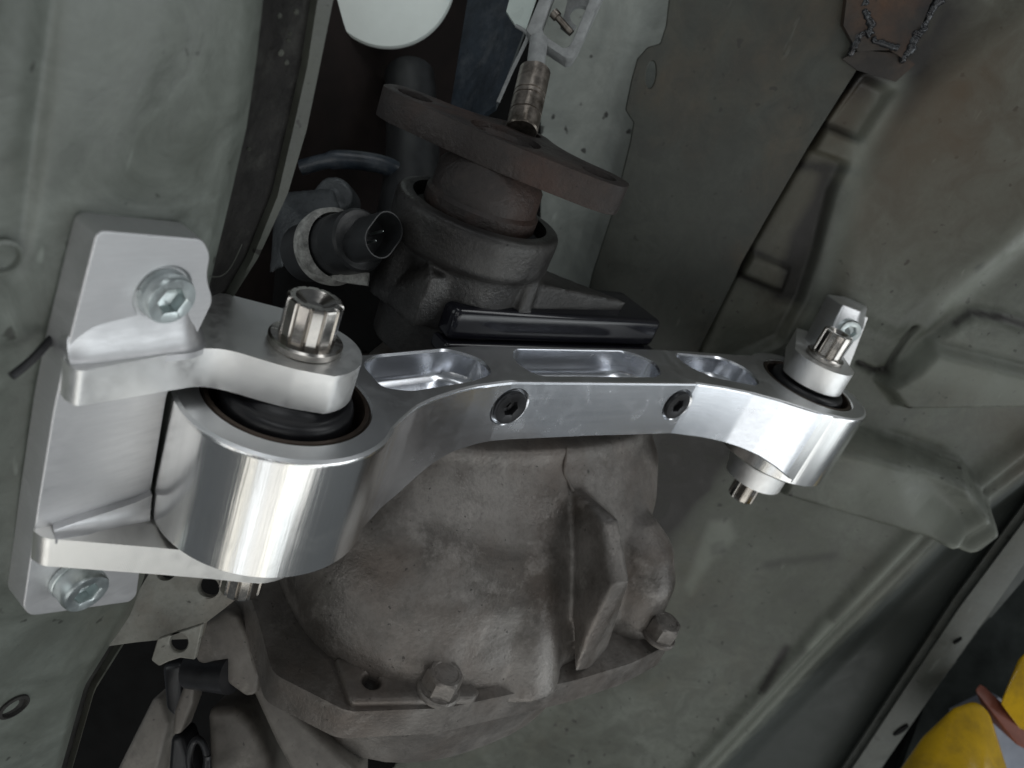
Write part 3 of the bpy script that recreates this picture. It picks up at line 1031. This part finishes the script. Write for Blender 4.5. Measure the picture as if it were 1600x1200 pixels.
# ================================================================== RIGHT BRACKET
rb_ = thing('mounting_bracket', (LEN + 3, 4, -2), 'smaller looking machined aluminium bracket holding the far right end of the brace', 'bracket', 'machined clevis brackets')
bd = -PN[:2]                                   # from the pivot towards the pan
sd = PE[:2]
tipang = math.atan2(-bd[1], -bd[0])
for nm, z0, z1 in (('upper_arm', 0.42, 2.1), ('lower_arm', -8.15, -6.65)):
    o2 = [(LEN + 2.2 * math.cos(t), 2.2 * math.sin(t)) for t in np.linspace(tipang - math.radians(82), tipang + math.radians(82), 26)]
    e1 = (LEN + bd[0] * 5.9 + sd[0] * 2.4, bd[1] * 5.9 + sd[1] * 2.4)
    e2 = (LEN + bd[0] * 5.2 - sd[0] * 0.6, bd[1] * 5.2 - sd[1] * 0.6)
    fin(nm, bev(prism(o2 + [e1, e2], z0, z1), 0.13, 3, 40), ALU_MILL, rb_, 33)
tab = [at(1292, 459, 55.6), at(1330, 464, 57.2), at(1356, 479, 56.6), at(1350, 512, 55.6), at(1316, 560, 55.0), at(1238, 572, 55.6), at(1250, 540, 55.4), at(1300, 580, 55.4),
       at(1318, 476, 53.6), at(1306, 500, 53.4), at(1292, 545, 53.4), at(1346, 486, 54.2), at(1335, 525, 54.0)]
fin('plate', bev(hull(tab), 0.16, 3, 30), ALU, rb_, 40)
back_plate = [panpoint(u, v, 0.5) for u, v in [(1300, 470), (1350, 490), (1262, 720), (1180, 760), (1150, 740)]]
fin('back_plate', bev(slab(back_plate, PN * 0.9), 0.1, 2, 30), ALU, rb_, 40)
rn = (at(1335, 512, 53.0) - at(1322, 503, 54.4))
fin('cap_screw', socket_head(at(1321, 513, 54.2), rn, 0.8, 0.95, 0.46, 0.5), ZINC, rb_, 28)
fin('pivot_bolt', twelve_point((LEN + 0.05, 0, 2.12), (0, 0, 1), 1.0, 2.05, 1.30, 0.36), STEEL, rb_, 24)
fin('shade_collar', lathe([(2.1, -6.66), (2.3, -6.5), (2.3, -5.9), (2.1, -5.7)], (LEN, 0, 0), (0, 0, 1), 48), RUBBER, rb_, 40)  # black collar added in place of the shade beside the lower arm
fin('pivot_nut', twelve_point((LEN + 0.05, 0, -8.17), (0, 0, -1), 1.0, 2.0, 1.25, 0.30), STEEL, rb_, 24)

# ================================================================== DIFFERENTIAL
df = thing('differential', (14, 4, -17), 'brown grey cast differential housing below the aluminium brace', 'differential')
AX, AY = 12.5, 8.8


def oval(cx, cy, ha, hb, z, n=56, p=2.4):
    out = []
    for i in range(n):
        t = 2 * math.pi * i / n
        c, s = math.cos(t), math.sin(t)
        out.append((cx + ha * math.copysign(abs(c) ** (2 / p), c), cy + hb * math.copysign(abs(s) ** (2 / p), s), z))
    return out


secs = [oval(15.2, 2.6, 11.2, 8.6, -15.2), oval(15.4, 2.6, 11.4, 8.3, -13.6), oval(15.9, 3.0, 11.7, 7.4, -11.2), oval(17.0, 3.8, 12.0, 6.4, -9.0), oval(18.0, 5.0, 11.6, 5.6, -7.2),
        oval(18.0, 6.2, 10.9, 5.5, -5.7), oval(18.0, 6.4, 10.8, 5.4, -4.9), oval(17.4, 7.4, 9.4, 4.4, -4.6), oval(17.2, 7.6, 9.2, 4.0, -4.0), oval(17.4, 8.6, 6.4, 3.6, -2.0), oval(16.8, 8.8, 4.2, 3.4, -0.4)]
c0 = ring_loft(secs)
lobe = ring_loft([oval(8.4, -0.2, 5.0, 4.0, -15.2), oval(8.6, 0.0, 5.2, 4.2, -13), oval(9.4, 0.9, 5.0, 3.8, -10.5), oval(10.6, 2.4, 4.6, 3.2, -8)])
slab_ol = [(2.5, 8), (2.3, 2.1), (1.9, -1.6), (4.5, -4.7), (9.3, -6.1), (17.5, -6.95), (22, -7.1), (26.2, -6.7), (27.3, -4.4), (27.0, 5), (20, 11), (8, 11)]
slab_ol = [(v.x, v.y) for v in round_poly([(x, y, 0) for x, y in slab_ol], 0.5, 3)]
fl = prism(slab_ol, -17.0, -15.0)
bev(fl, 0.18, 2, 40)
boss = ring_loft([oval(24.4, -3.4, 2.4, 2.6, -15.2, 32, 2), oval(24.4, -3.2, 2.3, 2.4, -11.5, 32, 2), oval(24.3, -2.4, 1.9, 2.0, -9.6, 32, 2), oval(24.2, -1.4, 1.0, 1.2, -8.6, 32, 2)])
col_ = tube([at(830, 740, 49), at(822, 800, 45.2), at(815, 870, 43.6), at(808, 980, 43.0), at(804, 1070, 43.2)], [1.0, 1.8, 2.3, 2.5, 2.5], 32)
lobe2 = hull([at(u, v, d) for u, v, d in [(575, 955, 38.2), (640, 925, 38.7), (725, 918, 39.7), (770, 990, 40.4), (745, 1065, 40.2), (640, 1030, 38.4), (572, 1010, 38.0), (600, 960, 43), (760, 960, 44), (700, 1060, 42)]])
rim = hull([at(800, 700, 45.2), at(930, 695, 46.2), at(1000, 700, 49), at(1000, 712, 49), at(930, 712, 46.2), at(800, 716, 45.0), at(900, 690, 50), at(990, 690, 53)])
rim.free()
lobe.free()
ribp = [(893, 764, 44.2), (941, 816, 41.2), (957, 912, 39.9), (916, 990, 41.0), (898, 1050, 42.0), (903, 870, 44.6)]
rb1 = [at(*p) for p in ribp]
sh = np.array(at(935, 850, 44.0)) - np.array(at(905, 850, 44.0))
rb2 = [p + sh * (0.85 if i in (1, 2) else 0.5) + M[:, 1] * 0.5 for i, p in enumerate(rb1)]
rib = hull(rb1 + rb2 + [at(950, 800, 50), at(970, 900, 50), at(940, 1040, 48)])
casting = remeshed(joined(remeshed(joined(c0, lobe2, boss, col_), 0.20, 8), rib), 0.16, 3)
from mathutils.bvhtree import BVHTree
bvh = BVHTree.FromBMesh(casting)


def onto(u, v, lift_=0.0):
    r = Vector(ray(u, v)).normalized()
    hit = bvh.ray_cast(Vector(EYE), r)
    return (hit[0] - r * lift_) if hit[0] is not None else Vector(at(u, v, 43))


part_line = [onto(u, v, 0.02) for u, v in [(886, 700), (884, 715), (882, 738), (888, 752), (896, 768)]]
fin('housing', casting, CAST, df, 180)
# cover flange with bolt hole
fl = boolean(fl, [('DIFFERENCE', cyl(onz(581, 1063, -14.6) - np.array([0, 0, 3]), (0, 0, 1), 0.48, 4, 28))])
fin('cover_flange', fl, CAST, df, 35)
# web rib on the right
fin('part_line', tube(smooth_path(part_line, 4), 0.10, 8), CAST, df, 60)
lug_ol = [tuple(onz(u, v, -14.6)[:2]) for u, v in [(524, 1026), (640, 1030), (705, 1046), (752, 1078), (742, 1092), (700, 1093), (549, 1096)]]
lug = boolean(prism(lug_ol, -15.8, -14.6), [('DIFFERENCE', cyl(onz(581, 1063, -14.6) - np.array([0, 0, 2]), (0, 0, 1), 0.46, 4, 28))])
fin('bolt_lug', bev(lug, 0.2, 3, 35), CAST, df, 35)
# casting part line
seam = [at(885, 690, 45.0), at(888, 735, 45.4), at(900, 770, 46.0)]
# lower cover below the flange
cover = ring_loft([oval(15, 2.0, 9.5, 7.2, -22, 40), oval(15, 2.0, 10.4, 7.8, -18.5, 40), oval(15, 2.2, 10.8, 8.2, -16.8, 40)])
fin('lower_cover', cover, CAST, df, 40)
# flange ridge where the cover meets the housing
fin('hex_bolt', hex_head(onz(684, 1078, -14.6), (0.03, -0.02, 1), 0.92, 1.35, 1.14, 0.28), CAST, df, 25)
fin('hex_bolt', hex_head(onz(1028, 994, -14.4), (0.02, -0.03, 1), 0.92, 1.35, 1.1, 0.25), CAST, df, 25)
# pinion nose
nose = lathe([(3.7, -2.5), (3.7, 1.0), (3.9, 3.2), (4.5, 3.7), (4.55, 5.5), (4.4, 5.8)], (AX, AY, 0), (0, 0, 1), 72)
nose2 = hull([(8.6, 6.0, 0), (8.8, 6.0, 2.8), (15.0, 5.3, 0), (15.0, 5.3, 3.3), (21.2, 6.4, 0), (20.6, 6.6, 1.8), (16, 7, 3.8), (9.4, 8, 3.9), (21, 9, 0), (16, 10, 3.8), (8, 10, 0)])
nose5 = hull([(14.2, 4.9, 0.2), (15.2, 4.9, 0.2), (14.3, 5.0, 3.4), (15.1, 5.0, 3.4), (14, 8, 4.2), (15.4, 8, 4.2), (14, 8, 0), (15.4, 8, 0)])
nose3 = hull([(15.9, 5.4, 0.2), (15.9, 5.4, 3.2), (19.5, 5.9, 0.2), (23.4, 6.0, 2.3), (23.4, 6.2, 0.2), (17, 8, 3.2), (22, 8, 0.2)])
nose4 = cyl((9.3, 9.4, 0), (0, 0, 1), 1.4, 4.2, 24)
nbm = remeshed(joined(nose, nose2, nose3, nose4, nose5), 0.15, 3)
nbm = boolean(nbm, [('DIFFERENCE', cyl((AX, AY, 4.2), (0, 0, 1), 3.75, 4, 64))])
fin('pinion_nose', nbm, CAST_DARK, df, 50)
fin('seal', lathe([(3.76, 4.25), (3.76, 4.95), (3.5, 5.1), (3.1, 4.9), (2.8, 4.6)], (AX, AY, 0), (0, 0, 1), 64, False, False), RUBBER, df, 40)

# ================================================================== DRIVE FLANGE
dfl = thing('drive_flange', (AX, AY, 9), 'rusty brown coupling flange on top of the differential nose', 'flange')
fin('hub', lathe([(2.75, 4.3), (2.8, 5.2), (3.1, 5.5), (3.1, 6.2), (2.9, 6.4), (2.85, 7.6), (2.1, 8.5)], (AX, AY, 0), (0, 0, 1), 56), RUST, dfl, 40)
fd = np.array([0.64, -0.768])
fn_ = np.array([0.768, 0.64])
fo = []
for (s, t) in [(-6.8, -0.9), (-6.8, 0.9), (-5.8, 1.7), (-3.6, 1.9), (-2.2, 2.6), (-1.0, 4.6), (1.0, 4.6), (2.2, 2.8), (3.8, 1.9), (5.8, 1.7), (6.8, 0.9), (6.8, -0.9), (5.8, -1.6), (3.2, -2.0), (0, -2.3), (-3.0, -2.0), (-5.8, -1.6)]:
    p = np.array([AX, AY]) + fd * s + fn_ * t
    fo.append((p[0], p[1], 0))
fo = [(v.x, v.y) for v in round_poly(fo, 0.9, 4)]
fz = 8.7
fb_ = prism(fo, fz - 0.35, fz + 1.15)
cc = [('DIFFERENCE', cyl((*(np.array([AX, AY]) + fd * s + fn_ * t), fz - 1), (0, 0, 1), 0.92, 4, 28)) for s, t in ((-5.2, 0), (5.2, 0), (0.2, 3.3))]
cc.append(('DIFFERENCE', cyl((AX, AY, fz + 0.55), (0, 0, 1), 1.9, 3, 40)))
fb_ = boolean(fb_, cc)
bev(fb_, 0.10, 2, 35)
fin('flange_plate', fb_, RUST, dfl, 32)
fin('ring', lathe([(1.75, fz + 0.5), (1.75, fz + 0.85), (1.45, fz + 0.95), (1.3, fz + 0.7)], (AX, AY, 0), (0, 0, 1), 40), RUST, dfl, 35)

# ================================================================== BLACK SUPPORT
bs = thing('support_bracket', (16, 6, 0), 'glossy black painted support plate just behind the brace bar', 'support plate')
z0, z1 = -0.9, 1.55
bx0, bx1 = 9.6, 27.0


def rbox(x0, x1, y0, y1, za, zb, r, sg=4):
    return bev(hull([(x, y, z) for x in (x0, x1) for y in (y0, y1) for z in (za, zb)]), r, sg, 30)


fin('front_edge', rbox(bx0 + 0.5, bx1 - 1.0, 4.75, 9.0, -0.15, 1.75, 0.42), GLOSS, bs, 35)
fin('lower_edge', rbox(bx0 + 0.5, bx1 - 0.8, 4.6, 9.0, -1.1, -0.2, 0.22), GLOSS, bs, 35)
fin('side_arm', bev(hull([at(700, 540, 41), at(690, 500, 42), at(640, 462, 44), at(622, 500, 44), at(600, 540, 43), at(700, 470, 47), at(620, 560, 46), at(740, 540, 46), at(735, 490, 45)]), 0.4, 3, 20), GLOSS, bs, 40)

# ================================================================== SENSOR
sn = thing('sensor', at(500, 385, 41), 'black plastic sensor plug with oval socket in a corroded collar', 'sensor')
sa = at(612, 364, 36.9) - at(518, 386, 40.6)
sa = sa / np.linalg.norm(sa)
so = at(518, 386, 40.6)
fin('collar', lathe([(1.95, -0.5), (2.05, 0), (2.0, 0.5), (1.75, 0.62), (1.66, 0.2), (1.66, -0.5)], so, sa, 48, False, False), CORRODED, sn, 40)
fin('barrel', lathe([(1.6, -2.5), (1.62, 0.9), (1.55, 1.2), (1.62, 1.25), (1.62, 2.6), (1.5, 2.75), (1.2, 2.75), (1.1, 2.8)], so, sa, 48), PLASTIC, sn, 35)
u_, v_, w_ = basis(sa)
up = Vector(M[:, 2])
px_ = (Vector(M[:, 0]) * 0.75 + up * 0.66)
px_ = (px_ - w_ * px_.dot(w_)).normalized()
py_ = w_.cross(px_)


def stadium(half, r, h, n=12):
    out = []
    for s in (1, -1):
        for i in range(n + 1):
            t = -math.pi / 2 + math.pi * i / n
            q = px_ * (s * (half + r * math.cos(t))) + py_ * (s * r * math.sin(t))
            out.append(Vector(so) + q + w_ * h)
    return out


fin('socket_shell', ring_loft([stadium(0.42, 0.86, 2.6), stadium(0.42, 0.88, 4.6), stadium(0.42, 0.86, 4.68), stadium(0.42, 0.80, 4.68), stadium(0.42, 0.78, 4.6), stadium(0.42, 0.76, 3.2)]), PLASTIC, sn, 40)
for s in (-1, 1):
    p = Vector(so) + px_ * 0.34 * s + w_ * 3.2
    fin('pin', lathe([(0.07, 0), (0.07, 1.0), (0.02, 1.1)], p, sa, 12), ZINC, sn)
fin('bracket_tab', bev(slab([at(510, 432, 40), at(545, 426, 39.6), at(576, 426, 39.4), at(574, 446, 39.4), at(530, 440, 39.8)], M[:, 1] * 0.3), 0.05, 1), CORRODED, sn, 30)

# ================================================================== CAVITY CLUTTER
o = fin('hose', tube(smooth_path([at(640, 120, 58), at(645, 220, 55), at(640, 300, 52), at(625, 380, 50)], 6), 1.9, 24), PLASTIC)
tag(o, 'thick black hose hanging in the dark tunnel behind the rusty flange', 'hose')
o = fin('pipe', tube(smooth_path([at(470, 262, 50), at(520, 250, 50), at(570, 252, 50.5), at(610, 262, 51), at(640, 285, 52)], 6), [0.5] * 6 + [0.62] * 19, 16), BLUE)
tag(o, 'dark blue pipe lying across the tunnel left of the rusty flange', 'pipe')
o = fin('alloy_lug', remeshed(joined(hull([at(430, 300, 46), at(520, 292, 46), at(535, 330, 45), at(480, 345, 44.5), at(440, 420, 45), at(420, 430, 46), at(450, 330, 49), at(520, 330, 49)]),
                                     cyl(at(520, 305, 47), M[:, 1], 1.2, 3, 20)), 0.2, 5), mat_cast('lug_casting', (0.10, 0.11, 0.115), (0.025, 0.028, 0.032), (0.05, 0.05, 0.05), 0.3), None, 180)
tag(o, 'dirty alloy casting lug above the black sensor', 'casting lug')
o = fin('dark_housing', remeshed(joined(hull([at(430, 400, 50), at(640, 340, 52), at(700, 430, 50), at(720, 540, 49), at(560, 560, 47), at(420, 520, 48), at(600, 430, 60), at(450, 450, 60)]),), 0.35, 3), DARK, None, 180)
tag(o, 'greasy black casing in the shade behind the sensor', 'casing')

disc = thing('bright_disc', at(601, -46, 54), 'white disc standing in for bright light at the top edge of the tunnel', 'cover')  # white disc put in place of bright light at the tunnel's top
dn = -M[:, 1] - M[:, 2] * 0.35 + M[:, 0] * 0.1
fin('dish', lathe([(5.05, -0.6), (5.05, 0.0), (4.9, 0.25), (4.4, 0.35), (3.0, 0.55), (1.2, 0.7), (0.02, 0.72)], at(601, -46, 54), dn, 72), MINT, disc, 40)

# hand-brake cable equaliser at the top
cb = thing('cable_equaliser', at(850, 60, 44), 'galvanised cable bracket with a square window and threaded rod', 'cable bracket')
outer = [(840, -70), (858, -40), (822, 47), (828, 54), (886, 92), (895, 90), (905, 74), (962, -50), (950, -70)]
inner = [(880, -60), (848, 30), (852, 42), (882, 62), (891, 60), (899, 46), (942, -60)]
eo = [at(u, v, 44) for u, v in outer]
ei = [at(u, v, 43) for u, v in inner]
win = boolean(slab(eo, M[:, 1] * 1.3), [('DIFFERENCE', slab(ei, M[:, 1] * 4))])
bev(win, 0.10, 2, 30)
fin('window_frame', win, GALV, cb, 33)
eye = boolean(slab([at(u, v, 45.6) for u, v in [(896, -40), (882, 20), (876, 40), (890, 52), (910, 30), (935, -40)]], M[:, 1] * 0.4),
              [('DIFFERENCE', cyl(at(911, 4, 44), M[:, 1], 0.62, 4, 28))])
fin('eye_plate', bev(eye, 0.06, 2, 30), GALV, cb, 33)
fin('small_screw', lathe([(0.20, 0), (0.20, 1.2), (0.30, 1.25), (0.30, 1.6), (0.2, 1.65)], at(893, 52, 44.6), at(872, 28, 44.6) - at(893, 52, 44.6), 16), THREAD, cb, 30)
rod0, rod1, rod2 = at(842, 62, 44.2), at(836, 112, 43.4), at(815, 205, 41.8)
fin('rod', tube([rod0, rod1], 0.52, 24), GALV, cb, 40)
ra = (rod2 - rod1) / np.linalg.norm(rod2 - rod1)
ln = float(np.linalg.norm(rod2 - rod1))
prof = [(0.62, -0.15), (0.84, 0.0), (0.90, 0.06)]
for k in (0.42, 0.50, 0.74):
    prof += [(0.90, ln * k - 0.05), (0.80, ln * k), (0.90, ln * k + 0.05)]
prof += [(0.90, ln - 0.1), (0.84, ln)]
fin('threaded_end', lathe(prof, rod1, ra, 32, True, True, lambda t, k: 1.0 - 0.06 * max(0, math.cos(3 * t)) ** 4), THREAD, cb, 30)
fin('pale_flange', bev(slab([at(u, v, 45.0) for u, v in [(812, -60), (791, 17), (799, 30), (806, 40), (821, 49), (858, -60)]], M[:, 1] * 0.25), 0.05, 1), PALE, cb, 30)
edge = [at(806, 40, 44.95), at(821, 50, 44.9), at(823, 62, 44.9), at(800, 110, 44.8), at(778, 160, 44.8)]
fin('flange_edge', tube(smooth_path(edge, 4), 0.11, 10), GALV, cb, 40)
o = fin('mottled_panel', bev(slab([at(740, -60, 49), at(820, -60, 47), at(820, 45, 46), at(775, 165, 45.5), at(738, 190, 47), at(700, 190, 50)], M[:, 1] * 0.8), 0.2, 2), BLUE, None, 30)
tag(o, 'scuffed dark blue panel behind the cable bracket', 'panel')

# ================================================================== LOWER LEFT: hanger plate and arms
hp = thing('hanger_plate', at(280, 950, 38), 'corroded grey steel hanger plate with bolt holes under the left bracket', 'plate')
hpts = [at(u, v, 37 + (u - 200) * 0.012) for u, v in [(196, 880), (390, 880), (398, 905), (362, 942), (318, 976), (312, 998), (250, 1000), (210, 1004), (168, 1010), (190, 960)]]
def drill(u, v, d, r):
    return cyl(at(u, v, d) - M[:, 1] * 2, M[:, 1], r, 5, 24)


hb = boolean(slab(hpts, M[:, 1] * 0.5), [('DIFFERENCE', drill(327, 917, 38.4, 0.55)), ('DIFFERENCE', drill(258, 895, 37.6, 0.40))])
fin('sheet', bev(hb, 0.05, 1), HANGER, hp, 30)
fin('hole_rim', lathe([(0.56, 0), (0.72, 0.0), (0.70, 0.12), (0.56, 0.14)], at(327, 917, 38.5), -M[:, 1] * 1.0 - M[:, 2] * 0.1, 28, False, False), HANGER, hp, 40)
tabp = [at(u, v, 36.9) for u, v in [(246, 998), (316, 975), (304, 1031), (281, 1028), (262, 1034), (248, 1041), (236, 1032)]]
tb = boolean(slab(tabp, M[:, 1] * 0.35), [('DIFFERENCE', drill(280, 1003, 37, 0.46))])
fin('tab', bev(tb, 0.05, 1), HANGER, hp, 30)

ha = thing('suspension_hanger', at(380, 1100, 44), 'blurred grey alloy suspension hanger in the shade at the lower left', 'hanger')


def chunk(px_pts, d, thick, b=0.25, mat=None, nm='casting', parent=None):
    pts = [at(u, v, d + (k[0] if k else 0)) for u, v, *k in px_pts]
    return fin(nm, bev(hull(pts + [p + M[:, 1] * thick for p in pts]), b, 3, 20), mat, parent, 45)


chunk([(312, 978), (352, 952), (372, 962), (386, 992), (404, 1052), (400, 1086), (384, 1090), (358, 1028), (304, 1032)], 40.5, 2.5, 0.25, HANGER2, 'upper_web', ha)
chunk([(384, 1060), (404, 1062), (470, 1124), (560, 1210), (560, 1290), (500, 1290), (430, 1160)], 41.0, 3.0, 0.3, HANGER2, 'lower_beam', ha)
chunk([(322, 1108), (340, 1114), (368, 1106), (392, 1130), (420, 1190), (432, 1290), (330, 1290), (326, 1180)], 42.5, 4.0, 0.5, HANGER2, 'block', ha)
chunk([(290, 1062), (304, 1062), (300, 1100), (282, 1148), (268, 1150), (272, 1110)], 41.5, 1.5, 0.2, HANGER2, 'link', ha)
chunk([(266, 1150), (284, 1150), (300, 1200), (316, 1290), (268, 1290), (262, 1200)], 42.0, 2.0, 0.3, RUBBER, 'link_foot', ha)
chunk([(184, 1200), (238, 1092), (250, 1090), (262, 1130), (225, 1290), (150, 1290)], 47.0, 3.0, 0.4, HANGER2, 'rear_strut', ha)
fin('rubber_block', bev(cyl(at(300, 1046, 41.6), at(345, 1052, 41.0) - at(300, 1046, 41.6), 1.0, 2.6, 32), 0.2, 3), RUBBER, ha, 45)
chunk([(252, 1040), (286, 1036), (288, 1090), (276, 1125), (258, 1110)], 43.0, 2.0, 0.3, RUBBER, 'rubber_pad', ha)
fin('coil', tube([at(310 + 14 * math.cos(t), 1180 + 34 * math.sin(t) + 2 * t, 41.0 + 0.4 * math.sin(t * 0.5)) for t in np.linspace(0, 9, 50)], 0.2, 10), RUBBER, ha, 60)

# ================================================================== WELDED PATCH (top right)
wp = thing('welded_patch', panpoint(1350, 60, 0.6), 'burnt steel patch with shiny weld beads at the top right of the floor pan', 'welded patch')
pq = [panpoint(u, v, 1.3) for u, v in [(1330, -60), (1318, 40), (1340, 80), (1390, 78), (1412, 92), (1440, 40), (1480, -60)]]
fin('patch_plate', bev(slab(pq, PN * -0.7), 0.15, 2), BURNT, wp, 30)


def bead(px_pts, r, lift_):
    """ragged, uneven weld run"""
    pts = smooth_path([panpoint(u, v, lift_) for u, v in px_pts], 14)
    jit = [p + Vector([random.uniform(-0.5, 0.5) * r for _ in range(3)]) for p in pts]
    rad = [r * random.choice((0.55, 0.8, 1.0, 1.25, 1.7)) for _ in pts]
    return remeshed(tube(jit, rad, 10), 0.07, 1)


fin('weld_bead', bead([(1346, -40), (1352, 15), (1362, 45), (1340, 60), (1330, 85)], 0.20, 1.2), WELD, wp, 60)
fin('weld_bead', bead([(1362, 62), (1385, 70), (1402, 76)], 0.15, 1.3), WELD, wp, 60)
fin('weld_bead', bead([(1408, 96), (1428, 62), (1452, 25), (1478, -30)], 0.24, 1.1), WELD, wp, 60)
bp = [panpoint(u, v, 0.95) for u, v in [(1316, 92), (1340, 110), (1400, 128), (1430, 100), (1406, 84), (1345, 78)]]
fin('scorched_step', bev(slab(bp, PN * -0.3), 0.1, 2), BURNT, wp, 30)

# ================================================================== LIFT (bottom right)
lf = thing('car_lift', at(1500, 1160, 66), 'yellow painted car lift with rounded arm end at the lower right corner', 'car lift')
b = hull([at(u, v, d) for u, v, d in [(1385, 1230, 64), (1440, 1150, 65), (1490, 1103, 66), (1525, 1092, 67), (1546, 1112, 67), (1530, 1150, 66), (1585, 1235, 64), (1420, 1260, 60), (1540, 1260, 60),
                                       (1480, 1140, 72), (1530, 1110, 73), (1580, 1240, 72), (1420, 1220, 70)]])
bev(b, 0.9, 4, 15)
fin('arm', b, YELLOW, lf, 50)
b = hull([at(u, v, d) for u, v, d in [(1590, 1030, 72), (1602, 1018, 72), (1660, 1020, 72), (1660, 1180, 70), (1600, 1150, 70), (1562, 1098, 70), (1575, 1075, 71), (1640, 1100, 78)]])
fin('lug', bev(b, 0.5, 3, 20), YELLOW, lf, 45)
o = fin('red_bar', bev(hull([at(u, v, d) for u, v, d in [(1522, 1078, 71), (1532, 1066, 72), (1620, 1150, 70), (1620, 1180, 69), (1590, 1165, 69), (1540, 1120, 76), (1620, 1170, 76)]]), 0.25, 2, 25), REDBAR, None, 35)
tag(o, 'red oxide painted bar between the two yellow lift pieces', 'bar')
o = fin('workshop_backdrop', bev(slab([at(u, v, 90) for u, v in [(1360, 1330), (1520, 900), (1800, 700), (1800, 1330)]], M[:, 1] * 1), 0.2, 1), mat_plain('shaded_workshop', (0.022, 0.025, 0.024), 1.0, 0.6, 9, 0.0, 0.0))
o['kind'] = 'structure'
o = fin('grey_panel', bev(slab([at(u, v, 80) for u, v in [(1500, 1120), (1560, 1090), (1700, 1170), (1700, 1300), (1520, 1300)]], M[:, 1] * 2), 0.3, 2), GREYBLUE, None, 30)
tag(o, 'grey blue panel seen behind the yellow lift arm', 'panel')
